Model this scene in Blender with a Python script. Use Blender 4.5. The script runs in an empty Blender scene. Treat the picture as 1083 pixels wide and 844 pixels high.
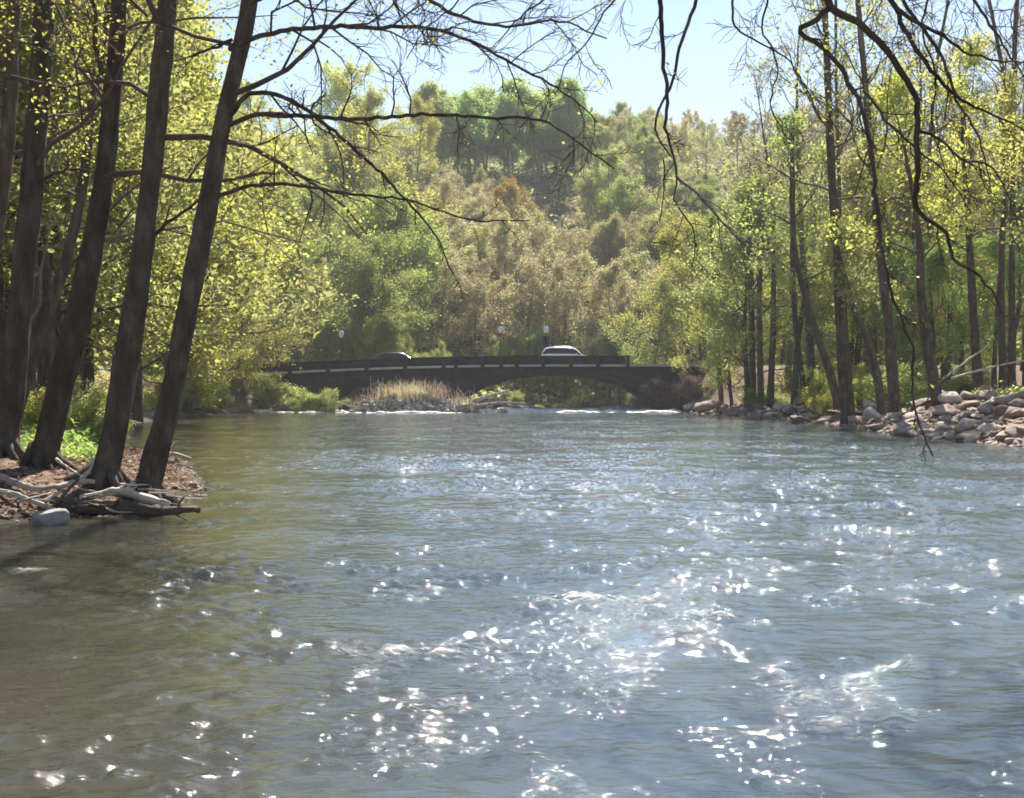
import bpy, math, random
import numpy as np

SC = bpy.context.scene
COL = SC.collection
RAD = math.radians
CAMZ, HOR, FPX, CX = 1.7, 414.7, 1400.0, 541.5


def at(px, py, d):
    """a photo pixel at distance d -> world point"""
    return np.array([(px - CX) / FPX * d, d, CAMZ - (py - HOR) / FPX * d])


# ------------------------------------------------------------------ helpers
def tag(o, label=None, cat=None, group=None, kind=None):
    if label: o['label'] = label
    if cat: o['category'] = cat
    if group: o['group'] = group
    if kind: o['kind'] = kind
    return o


def empty(name, loc=(0, 0, 0), rz=0.0):
    o = bpy.data.objects.new(name, None)
    o.empty_display_size = 0.3
    COL.objects.link(o)
    o.location = [float(v) for v in loc]
    o.rotation_euler = (0, 0, rz)
    return o


def make_mesh(name, v, quads, mats, smooth=True, midx=None):
    v = np.asarray(v, np.float32); q = np.asarray(quads, np.int32)
    me = bpy.data.meshes.new(name)
    me.vertices.add(len(v)); me.vertices.foreach_set('co', v.ravel())
    me.loops.add(q.size); me.loops.foreach_set('vertex_index', q.ravel())
    k = q.shape[1]
    me.polygons.add(len(q)); me.polygons.foreach_set('loop_start', np.arange(len(q), dtype=np.int32) * k)
    if smooth: me.polygons.foreach_set('use_smooth', np.ones(len(q), bool))
    for m in (mats if isinstance(mats, (list, tuple)) else [mats]): me.materials.append(m)
    if midx is not None: me.polygons.foreach_set('material_index', np.asarray(midx, np.int32))
    me.update(calc_edges=True)
    return me


def link(name, me, parent=None, loc=None):
    o = bpy.data.objects.new(name, me)
    COL.objects.link(o)
    if parent is not None: o.parent = parent
    if loc is not None: o.location = [float(x) for x in loc]
    return o


class MB:
    def __init__(self):
        self.v = []; self.q = []; self.n = 0

    def add(self, v, q):
        v = np.asarray(v, float); q = np.asarray(q, int)
        self.v.append(v); self.q.append(q + self.n); self.n += len(v)

    def tube(self, pts, radii, k=6, rough=0.0, rng=None, caps=True):
        p = np.asarray(pts, float); r = np.asarray(radii, float)
        if caps:
            p = np.vstack([p[:1], p, p[-1:]]); r = np.concatenate([[r[0] * .02], r, [r[-1] * .02]])
        n = len(p)
        t = np.gradient(p, axis=0)
        t[0] = p[min(2, n - 1)] - p[0]; t[-1] = p[-1] - p[max(n - 3, 0)]
        t /= np.linalg.norm(t, axis=1)[:, None] + 1e-9
        m = np.abs(t.mean(0)); ref = np.zeros(3); ref[int(np.argmin(m))] = 1.0
        u = np.cross(t, ref); u /= np.linalg.norm(u, axis=1)[:, None] + 1e-9
        w = np.cross(t, u)
        a = np.arange(k) * 2 * math.pi / k
        rr = np.repeat(r[:, None], k, 1)
        if rough and rng is not None:
            ph = rng.uniform(0, 6.28, 6)
            L = np.concatenate([[0], np.cumsum(np.linalg.norm(np.diff(p, axis=0), axis=1))])[:, None]
            rr = rr * (1 + rough * (np.sin(2 * a[None] + ph[0] + L * 1.7) + .7 * np.sin(3 * a[None] + ph[1] - L * 2.6)
                                    + .6 * np.sin(5 * a[None] + ph[2] + L * 4.1) + .5 * np.sin(a[None] * 4 + ph[3] - L * 7)
                                    + (.45 * np.sin(9 * a[None] + ph[4] + 1.5 * np.sin(L * 2.3)) + .4 * np.sin(13 * a[None] + ph[5] - 1.2 * np.sin(L * 3.1)) if k > 20 else 0)) * .5)
        v = p[:, None, :] + rr[:, :, None] * (np.cos(a)[None, :, None] * u[:, None, :] + np.sin(a)[None, :, None] * w[:, None, :])
        i = np.arange(n - 1)[:, None] * k; j = np.arange(k)[None]
        q = np.stack([i + j, i + (j + 1) % k, i + k + (j + 1) % k, i + k + j], -1).reshape(-1, 4)
        self.add(v.reshape(-1, 3), q)

    def box(self, x0, x1, y0, y1, z0, z1):
        v = [(x, y, z) for z in (z0, z1) for y in (y0, y1) for x in (x0, x1)]
        self.add(v, [(0, 2, 3, 1), (4, 5, 7, 6), (0, 1, 5, 4), (2, 6, 7, 3), (0, 4, 6, 2), (1, 3, 7, 5)])

    def lathe(self, prof, k=12, c=(0, 0, 0)):
        self.tube_z(prof, k, c)

    def tube_z(self, prof, k, c):
        a = np.arange(k) * 2 * math.pi / k
        v = np.array([[(c[0] + r * math.cos(x), c[1] + r * math.sin(x), c[2] + z) for x in a] for r, z in prof]).reshape(-1, 3)
        n = len(prof); i = np.arange(n - 1)[:, None] * k; j = np.arange(k)[None]
        q = np.stack([i + j, i + (j + 1) % k, i + k + (j + 1) % k, i + k + j], -1).reshape(-1, 4)
        self.add(v, q)

    def mesh(self, name, mat, smooth=True):
        return make_mesh(name, np.vstack(self.v), np.vstack(self.q), mat, smooth)

    def build(self, name, mat, parent=None, smooth=True):
        return link(name, self.mesh(name, mat, smooth), parent)


def copy_tree(o, parent=None):
    c = o.copy(); COL.objects.link(c)
    if parent is not None: c.parent = parent
    for ch in o.children: copy_tree(ch, c)
    return c


def vnoise(x, y, seed, freq, octaves=4, gain=.5):
    """smooth value noise on a lattice"""
    out = np.zeros(np.broadcast(x, y).shape); amp = 1.0; tot = 0
    for o in range(octaves):
        xs = x * freq + 17.3 * o + seed * 3.1; ys = y * freq - 9.7 * o + seed * 7.7
        xi = np.floor(xs); yi = np.floor(ys); fx = xs - xi; fy = ys - yi
        fx = fx * fx * (3 - 2 * fx); fy = fy * fy * (3 - 2 * fy)

        def h(a, b):
            s = np.sin(a * 127.1 + b * 311.7 + seed * 74.7 + o * 13.1) * 43758.5453
            return s - np.floor(s)
        v = (h(xi, yi) * (1 - fx) + h(xi + 1, yi) * fx) * (1 - fy) + (h(xi, yi + 1) * (1 - fx) + h(xi + 1, yi + 1) * fx) * fy
        out += (v * 2 - 1) * amp; tot += amp; amp *= gain; freq *= 2
    return out / tot


# ------------------------------------------------------------------ materials
def new_mat(name):
    m = bpy.data.materials.new(name); m.use_nodes = True
    nt = m.node_tree; nt.nodes.clear()
    out = nt.nodes.new('ShaderNodeOutputMaterial')
    return m, nt, out


def N(nt, typ, **kw):
    n = nt.nodes.new(typ)
    for k, v in kw.items():
        if k in n.inputs: n.inputs[k].default_value = v
        else: setattr(n, k, v)
    return n


def ramp(nt, stops, fac):
    r = nt.nodes.new('ShaderNodeValToRGB')
    el = r.color_ramp.elements
    while len(el) < len(stops): el.new(0.5)
    for e, (p, c) in zip(el, stops): e.position = p; e.color = (*c, 1) if len(c) == 3 else c
    nt.links.new(fac, r.inputs['Fac'])
    return r


def noisy_mat(name, stops, scale=3.0, rough=.85, bump=.3, stretch=(1, 1, 1), bscale=None, bdist=.02, spec=.3, detail=6):
    m, nt, out = new_mat(name); L = nt.links.new
    tc = N(nt, 'ShaderNodeTexCoord'); mp = N(nt, 'ShaderNodeMapping'); mp.inputs['Scale'].default_value = stretch
    L(tc.outputs['Object'], mp.inputs['Vector'])
    n = N(nt, 'ShaderNodeTexNoise', Scale=scale, Detail=detail, Roughness=.65); L(mp.outputs[0], n.inputs['Vector'])
    r = ramp(nt, stops, n.outputs['Fac'])
    oi = N(nt, 'ShaderNodeObjectInfo')
    hs = N(nt, 'ShaderNodeHueSaturation')
    mr = N(nt, 'ShaderNodeMapRange'); mr.inputs['To Min'].default_value = .75; mr.inputs['To Max'].default_value = 1.25
    L(oi.outputs['Random'], mr.inputs['Value']); L(mr.outputs[0], hs.inputs['Value']); L(r.outputs[0], hs.inputs['Color'])
    b = N(nt, 'ShaderNodeBsdfPrincipled', Roughness=rough); b.inputs['Specular IOR Level'].default_value = spec
    L(hs.outputs[0], b.inputs['Base Color'])
    if bump:
        n2 = N(nt, 'ShaderNodeTexNoise', Scale=bscale or scale * 3, Detail=8, Roughness=.7); L(mp.outputs[0], n2.inputs['Vector'])
        bp = N(nt, 'ShaderNodeBump', Strength=bump, Distance=bdist); L(n2.outputs['Fac'], bp.inputs['Height']); L(bp.outputs[0], b.inputs['Normal'])
    L(b.outputs[0], out.inputs['Surface'])
    return m


def leaf_mat(name, c0, c1, c2, trans=.6):
    m, nt, out = new_mat(name); L = nt.links.new
    g = N(nt, 'ShaderNodeNewGeometry'); oi = N(nt, 'ShaderNodeObjectInfo')
    r = ramp(nt, [(0, c0), (.5, c1), (1, c2)], g.outputs['Random Per Island'])
    hs = N(nt, 'ShaderNodeHueSaturation')
    mr = N(nt, 'ShaderNodeMapRange'); mr.inputs['To Min'].default_value = .75; mr.inputs['To Max'].default_value = 1.2
    mh = N(nt, 'ShaderNodeMapRange'); mh.inputs['To Min'].default_value = .485; mh.inputs['To Max'].default_value = .515
    L(oi.outputs['Random'], mr.inputs['Value']); L(mr.outputs[0], hs.inputs['Value'])
    L(oi.outputs['Random'], mh.inputs['Value']); L(mh.outputs[0], hs.inputs['Hue'])
    L(r.outputs[0], hs.inputs['Color'])
    d = N(nt, 'ShaderNodeBsdfDiffuse'); t = N(nt, 'ShaderNodeBsdfTranslucent')
    L(hs.outputs[0], d.inputs['Color']); L(hs.outputs[0], t.inputs['Color'])
    mx = N(nt, 'ShaderNodeMixShader', Fac=trans); L(d.outputs[0], mx.inputs[1]); L(t.outputs[0], mx.inputs[2])
    gl = N(nt, 'ShaderNodeBsdfGlossy', Roughness=.6); gl.inputs['Color'].default_value = (1, 1, 1, 1)
    mx2 = N(nt, 'ShaderNodeMixShader', Fac=.015); L(mx.outputs[0], mx2.inputs[1]); L(gl.outputs[0], mx2.inputs[2])
    L(mx2.outputs[0], out.inputs['Surface'])
    return m


def plain_mat(name, c, rough=.5, metal=0.0, **kw):
    m, nt, out = new_mat(name)
    b = N(nt, 'ShaderNodeBsdfPrincipled', Roughness=rough, Metallic=metal); b.inputs['Base Color'].default_value = (*c, 1)
    for k, v in kw.items(): b.inputs[k].default_value = v
    nt.links.new(b.outputs[0], out.inputs['Surface'])
    return m


M = {}
M['bark'] = noisy_mat('bark', [(.28, (.042, .031, .023)), (.5, (.095, .071, .052)), (.62, (.14, .112, .085)), (.75, (.23, .20, .165))], 5, .95, 1.0, (1, 1, .35), 11, .09, .12, 10)
M['bark_grey'] = noisy_mat('bark_grey', [(.3, (.06, .05, .042)), (.55, (.11, .095, .08)), (.75, (.17, .15, .13))], 3, .95, .7, (1, 1, .25), 8, .05, .15)
M['bark_pale'] = noisy_mat('bark_pale', [(.3, (.12, .105, .09)), (.7, (.26, .235, .2))], 3, .9, .3, (1, 1, .3), 8, .04, .2)
M['twig'] = noisy_mat('twig', [(.3, (.075, .055, .045)), (.7, (.13, .1, .08))], 3, .95, 0)
M['twig_brown'] = noisy_mat('twig_brown', [(.3, (.17, .14, .11)), (.7, (.28, .235, .185))], 3, .95, 0)
M['leaf_yellow'] = leaf_mat('leaf_yellow', (.36, .37, .07), (.49, .485, .095), (.60, .575, .15))
M['leaf_green'] = leaf_mat('leaf_green', (.22, .28, .07), (.33, .38, .09), (.45, .48, .13))
M['leaf_fresh'] = leaf_mat('leaf_fresh', (.20, .31, .06), (.30, .42, .09), (.42, .50, .13))
M['leaf_grove'] = leaf_mat('leaf_grove', (.34, .44, .15), (.44, .54, .18), (.54, .62, .22))
M['leaf_orange'] = leaf_mat('leaf_orange', (.40, .30, .07), (.5, .38, .08), (.54, .45, .1))
M['leaf_olive'] = leaf_mat('leaf_olive', (.28, .30, .09), (.38, .40, .13), (.48, .49, .17))
M['bud'] = leaf_mat('bud', (.43, .36, .19), (.51, .45, .23), (.58, .54, .26), .5)
M['bud_olive'] = leaf_mat('bud_olive', (.36, .35, .14), (.46, .44, .18), (.54, .53, .21), .55)
M['bud_dark'] = leaf_mat('dead_brown_leaf', (.10, .065, .05), (.16, .10, .075), (.22, .15, .10), .3)
M['reed'] = leaf_mat('reed', (.48, .38, .26), (.58, .46, .31), (.64, .55, .34), .3)
M['litter'] = leaf_mat('dead_leaves', (.10, .055, .032), (.24, .15, .095), (.42, .31, .22), .2)
M['wood_pale'] = noisy_mat('driftwood', [(.3, (.3, .24, .19)), (.55, (.5, .43, .35)), (.75, (.64, .57, .49))], 5, .85, .6, (1, 1, 1), 14, .02, .2)
M['wood_brown'] = noisy_mat('wet_wood', [(.3, (.06, .042, .03)), (.6, (.13, .09, .065)), (.8, (.2, .15, .11))], 5, .8, .6, (1, 1, 1), 14, .02, .3)
M['rock'] = noisy_mat('rock', [(.3, (.22, .15, .12)), (.5, (.36, .265, .215)), (.72, (.50, .40, .33))], 2.2, .9, .7, (1, 1, 1), 7, .06, .25)
M['rock_pale'] = noisy_mat('pale_rock', [(.3, (.34, .30, .27)), (.55, (.5, .46, .42)), (.75, (.62, .58, .54))], 2.5, .85, .7, (1, 1, 1), 8, .05, .25)
M['rock_tan'] = noisy_mat('tan_rock', [(.3, (.34, .26, .21)), (.5, (.48, .38, .31)), (.72, (.60, .50, .42))], 2.4, .9, .7, (1, 1, 1), 7, .06, .2)
M['rock_dark'] = noisy_mat('dark_rock', [(.3, (.06, .05, .045)), (.7, (.14, .115, .10))], 2.5, .7, .7, (1, 1, 1), 8, .05, .4)
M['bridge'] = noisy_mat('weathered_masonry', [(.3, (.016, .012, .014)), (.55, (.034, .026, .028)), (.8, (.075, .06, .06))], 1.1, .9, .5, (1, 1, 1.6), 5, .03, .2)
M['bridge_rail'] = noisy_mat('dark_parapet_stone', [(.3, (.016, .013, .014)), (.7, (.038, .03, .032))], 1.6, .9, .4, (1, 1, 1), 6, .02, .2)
M['ledge'] = noisy_mat('pale_concrete', [(.3, (.40, .37, .36)), (.7, (.62, .58, .57))], 1.2, .85, .2, (1, 1, 1), 6, .01, .3)
M['asphalt'] = noisy_mat('asphalt', [(.3, (.04, .04, .042)), (.7, (.065, .063, .062))], 4, .9, .2)
M['pave'] = noisy_mat('pavement', [(.3, (.25, .24, .22)), (.7, (.36, .34, .32))], 2, .9, .2)
M['white_paint'] = plain_mat('road_paint', (.75, .75, .7), .7)
M['car_white'] = plain_mat('white_car_paint', (.9, .9, .91), .25, 0, **{'Coat Weight': .6, 'Coat Roughness': .05})
M['car_dark'] = plain_mat('dark_car_paint', (.012, .014, .02), .22, .3, **{'Coat Weight': .8, 'Coat Roughness': .04})
M['glass'] = plain_mat('car_glass', (.012, .014, .016), .06, 0)
M['tyre'] = plain_mat('tyre_rubber', (.02, .02, .02), .85)
M['chrome'] = plain_mat('alloy_metal', (.55, .55, .56), .3, 1.0)
M['lamp_red'] = plain_mat('tail_lamp', (.35, .02, .02), .2)
M['lamp_clear'] = plain_mat('head_lamp', (.8, .8, .82), .1)
M['iron'] = plain_mat('dark_painted_iron', (.016, .018, .018), .5, .2)
M['globe'] = plain_mat('white_lamp_globe', (.82, .80, .74), .25, 0, **{'Subsurface Weight': .3})
M['banner'] = noisy_mat('banner_cloth', [(.3, (.015, .03, .03)), (.7, (.03, .05, .045))], 4, .8, 0)


def ground_mat():
    m, nt, out = new_mat('leaf_litter_ground'); L = nt.links.new
    tc = N(nt, 'ShaderNodeTexCoord')
    n1 = N(nt, 'ShaderNodeTexNoise', Scale=.22, Detail=6, Roughness=.6); L(tc.outputs['Object'], n1.inputs['Vector'])
    n2 = N(nt, 'ShaderNodeTexNoise', Scale=5, Detail=8, Roughness=.75); L(tc.outputs['Object'], n2.inputs['Vector'])
    soil = ramp(nt, [(.3, (.085, .055, .038)), (.5, (.19, .125, .09)), (.7, (.33, .24, .18))], n2.outputs['Fac'])
    grn = ramp(nt, [(.3, (.05, .075, .02)), (.7, (.13, .16, .045))], n2.outputs['Fac'])
    msk = ramp(nt, [(.5, (0, 0, 0)), (.62, (1, 1, 1))], n1.outputs['Fac'])
    sep = N(nt, 'ShaderNodeSeparateXYZ'); L(tc.outputs['Object'], sep.inputs[0])
    hz = N(nt, 'ShaderNodeMapRange'); hz.inputs['From Min'].default_value = .9; hz.inputs['From Max'].default_value = 1.5
    L(sep.outputs['Z'], hz.inputs['Value'])
    mu = N(nt, 'ShaderNodeMath', operation='MULTIPLY'); L(msk.outputs[0], mu.inputs[0]); L(hz.outputs[0], mu.inputs[1])
    mx = N(nt, 'ShaderNodeMix', data_type='RGBA'); L(mu.outputs[0], mx.inputs[0]); L(soil.outputs[0], mx.inputs[6]); L(grn.outputs[0], mx.inputs[7])
    hi = N(nt, 'ShaderNodeMapRange'); hi.inputs['From Min'].default_value = 4.5; hi.inputs['From Max'].default_value = 8
    L(sep.outputs['Z'], hi.inputs['Value'])
    wd = ramp(nt, [(.3, (.07, .055, .03)), (.7, (.15, .125, .075))], n2.outputs['Fac'])
    mh = N(nt, 'ShaderNodeMix', data_type='RGBA'); L(hi.outputs[0], mh.inputs[0]); L(mx.outputs[2], mh.inputs[6]); L(wd.outputs[0], mh.inputs[7]); mx = mh
    # wet silt close to the waterline
    wz = N(nt, 'ShaderNodeMapRange'); wz.inputs['From Min'].default_value = .05; wz.inputs['From Max'].default_value = .3
    L(sep.outputs['Z'], wz.inputs['Value'])
    mw = N(nt, 'ShaderNodeMix', data_type='RGBA'); L(wz.outputs[0], mw.inputs[0]); mw.inputs[6].default_value = (.055, .045, .03, 1); L(mx.outputs[2], mw.inputs[7])
    b = N(nt, 'ShaderNodeBsdfPrincipled', Roughness=.95); b.inputs['Specular IOR Level'].default_value = .1
    L(mw.outputs[2], b.inputs['Base Color'])
    bp = N(nt, 'ShaderNodeBump', Strength=.8, Distance=.08); L(n2.outputs['Fac'], bp.inputs['Height']); L(bp.outputs[0], b.inputs['Normal'])
    L(b.outputs[0], out.inputs['Surface'])
    return m


def water_mat():
    m, nt, out = new_mat('river_water'); L = nt.links.new
    tc = N(nt, 'ShaderNodeTexCoord')
    mp = N(nt, 'ShaderNodeMapping'); mp.inputs['Scale'].default_value = (.62, 1.15, 1); L(tc.outputs['Object'], mp.inputs['Vector'])
    n1 = N(nt, 'ShaderNodeTexNoise', Scale=12, Detail=2, Roughness=.5, Distortion=.4); L(mp.outputs[0], n1.inputs['Vector'])
    n2 = N(nt, 'ShaderNodeTexNoise', Scale=34, Detail=2, Roughness=.5, Distortion=.3); L(mp.outputs[0], n2.inputs['Vector'])
    at_ = N(nt, 'ShaderNodeAttribute', attribute_name='riffle')
    b1 = N(nt, 'ShaderNodeBump', Distance=.065); L(n1.outputs['Fac'], b1.inputs['Height'])
    m1 = N(nt, 'ShaderNodeMath', operation='MULTIPLY_ADD'); m1.inputs[1].default_value = 1.2; m1.inputs[2].default_value = .06; L(at_.outputs['Fac'], m1.inputs[0]); L(m1.outputs[0], b1.inputs['Strength'])
    b2 = N(nt, 'ShaderNodeBump', Distance=.017); L(n2.outputs['Fac'], b2.inputs['Height']); L(b1.outputs[0], b2.inputs['Normal']); L(m1.outputs[0], b2.inputs['Strength'])
    murk = N(nt, 'ShaderNodeTexNoise', Scale=.35, Detail=3); L(tc.outputs['Object'], murk.inputs['Vector'])
    da = N(nt, 'ShaderNodeAttribute', attribute_name='sky_tint')
    olive_bed = ramp(nt, [(.35, (.040, .038, .028)), (.65, (.058, .055, .042))], murk.outputs['Fac'])
    sky_blue = ramp(nt, [(.35, (.068, .090, .112)), (.65, (.084, .106, .128))], murk.outputs['Fac'])  # blue-grey of the reflected sky, painted into the body colour
    mc = N(nt, 'ShaderNodeMix', data_type='RGBA'); L(da.outputs['Fac'], mc.inputs[0]); L(olive_bed.outputs[0], mc.inputs[6]); L(sky_blue.outputs[0], mc.inputs[7])
    w = N(nt, 'ShaderNodeBsdfPrincipled', Roughness=.03, IOR=1.33)
    L(mc.outputs[2], w.inputs['Base Color']); L(b2.outputs[0], w.inputs['Normal'])
    w.subsurface_method = 'BURLEY'; w.inputs['Subsurface Weight'].default_value = 1.0; w.inputs['Subsurface Radius'].default_value = (1, 1, 1); w.inputs['Subsurface Scale'].default_value = .55
    # foam
    fo = N(nt, 'ShaderNodeAttribute', attribute_name='foam')
    fn = N(nt, 'ShaderNodeTexNoise', Scale=22, Detail=6, Roughness=.75); L(mp.outputs[0], fn.inputs['Vector'])
    fm = N(nt, 'ShaderNodeMath', operation='MULTIPLY'); L(fo.outputs['Fac'], fm.inputs[0]); L(fn.outputs['Fac'], fm.inputs[1])
    fr = ramp(nt, [(.14, (0, 0, 0)), (.30, (.3, .3, .3)), (.5, (1, 1, 1))], fm.outputs[0])
    fb = N(nt, 'ShaderNodeBsdfDiffuse'); fb.inputs['Color'].default_value = (.76, .74, .68, 1); L(b2.outputs[0], fb.inputs['Normal'])
    mx = N(nt, 'ShaderNodeMixShader'); L(fr.outputs[0], mx.inputs[0]); L(w.outputs[0], mx.inputs[1]); L(fb.outputs[0], mx.inputs[2])
    L(mx.outputs[0], out.inputs['Surface'])
    return m


def foam_mat():
    m, nt, out = new_mat('white_water_foam'); L = nt.links.new
    tc = N(nt, 'ShaderNodeTexCoord')
    n = N(nt, 'ShaderNodeTexNoise', Scale=2.5, Detail=7, Roughness=.75); L(tc.outputs['Object'], n.inputs['Vector'])
    r = ramp(nt, [(.36, (.30, .31, .29)), (.5, (.66, .66, .64)), (.62, (.85, .85, .84))], n.outputs['Fac'])
    b = N(nt, 'ShaderNodeBsdfPrincipled', Roughness=.6); L(r.outputs[0], b.inputs['Base Color'])
    bp = N(nt, 'ShaderNodeBump', Strength=.8, Distance=.1); L(n.outputs['Fac'], bp.inputs['Height']); L(bp.outputs[0], b.inputs['Normal'])
    L(b.outputs[0], out.inputs['Surface'])
    return m


M['ground'] = ground_mat(); M['water'] = water_mat(); M['foam'] = foam_mat()

# ------------------------------------------------------------------ terrain
LY = [-60, 8, 14, 17.2, 19, 22.5, 27, 31, 34, 45, 60, 90, 105, 112, 118, 127, 134, 150, 400]
LX = [-12, -9, -7.4, -6.6, -5.0, -5.2, -6.6, -7.6, -9.5, -14, -18.5, -23, -22.5, -22, -17, -6, 1, 5, 6]
RY = [-60, 0, 10, 20, 30, 41, 50, 62, 70, 78, 90, 100, 107, 118, 128, 150, 400]
RX = [5, 6, 8.5, 12, 15.2, 16, 15.3, 16.3, 16.9, 17.0, 16.5, 15.6, 14.8, 14, 14, 13, 8]
ROAD_Y0, ROAD_Y1 = 117.0, 127.0


def sstep(a, b, x):
    t = np.clip((x - a) / (b - a), 0, 1); return t * t * (3 - 2 * t)


def deck_z(x):
    x = np.asarray(x, float)
    return np.where(x < 4, 4.15 - .0011 * np.clip(4 - x, 0, 30) ** 2, 4.15)


def ground_z(x, y):
    x = np.asarray(x, float); y = np.asarray(y, float)
    wob = .35 * vnoise(x, y, 3, .35, 3)
    dl = np.interp(y, LY, LX) - x + wob; dr = x - np.interp(y, RY, RX) + wob
    d = np.maximum(dl, dr)
    d = np.where(y > 150, np.maximum(d, (y - 150) * .6), d)
    bank = np.where(d < 0, np.maximum(.35 * d, -1.3), .8 * (1 - np.exp(-d / 2.6)) + .03 * d)
    # the right bank is a steeper stone slope
    rb = (dr > 0) & (y < 60) & (y > 25)
    bank = np.where(rb, .24 * dr * np.exp(-dr / 12) + .9 * (1 - np.exp(-dr / 3)), bank)
    # valley sides
    side = 26 * sstep(25, 110, -x - 8 + .0 * y) + 22 * sstep(32, 120, x) * sstep(20, 90, y)
    hill = 40 * sstep(140, 252, y + .04 * x) + 20 * sstep(258, 330, y)
    z = bank + np.where(d > 0, (1 - np.exp(-np.maximum(d, 0) / 12)) * np.maximum(side, hill) + .0, 0)
    # road embankment, both ends of the bridge
    on = sstep(108, 116.5, y) * (1 - sstep(128, 136, y))
    off = np.where(x < 0, sstep(19.5, 23.5, -x), sstep(14.5, 18, x))
    w = on * off
    z = z * (1 - w) + w * (deck_z(np.clip(x, -25, 40)) - .12 + .0 * x)
    z = z + np.where(d > .3, .10 * vnoise(x, y, 5, .6, 3), .05 * vnoise(x, y, 5, .9, 2))
    # gravel bar in front of the left pier
    g = np.exp(-(((x + 8.5) / 5.6) ** 4) - (((y - 111.4) / 2.6) ** 2))
    z = np.maximum(z, -1.3 + 2.45 * g + .12 * vnoise(x, y, 8, 1.5, 2))
    g2 = np.exp(-(((x + 1.0) / 4.2) ** 2) - (((y - 121) / 5) ** 2))
    z = np.maximum(z, -1.2 + 2.7 * g2 * sstep(4.5, -3.5, x))
    return z


def graded(lo, hi, c, d0, k):
    a = [c]
    while a[-1] < hi: a.append(a[-1] + d0 + k * abs(a[-1] - c))
    b = [c]
    while b[-1] > lo: b.append(b[-1] - d0 - k * abs(b[-1] - c))
    return np.array(sorted(set(b[1:] + a)))


def grid_mesh(name, xs, ys, zf, mat):
    X, Y = np.meshgrid(xs, ys)
    Z = zf(X, Y)
    nx, ny = len(xs), len(ys)
    i = np.arange(ny - 1)[:, None] * nx; j = np.arange(nx - 1)[None]
    q = np.stack([i + j, i + j + 1, i + nx + j + 1, i + nx + j], -1).reshape(-1, 4)
    return make_mesh(name, np.stack([X, Y, Z], -1).reshape(-1, 3), q, mat)


gx = np.unique(np.concatenate([np.arange(-34, 34, .45), graded(-900, 900, 0, .45, .05)[lambda a=None: slice(None)] if False else graded(-900, 900, 0, 1.2, .05)]))
gx = gx[np.concatenate([[True], np.diff(gx) > .15])]
gy = np.concatenate([np.arange(-60, 0, 4), np.arange(0, 140, .5), np.arange(140, 345, 3), np.arange(345, 1000, 25)])
terrain = link('ground', grid_mesh('ground', gx, gy, ground_z, M['ground']))
tag(terrain, kind='structure')


def gz(x, y): return float(ground_z(np.array([x]), np.array([y]))[0])


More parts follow.
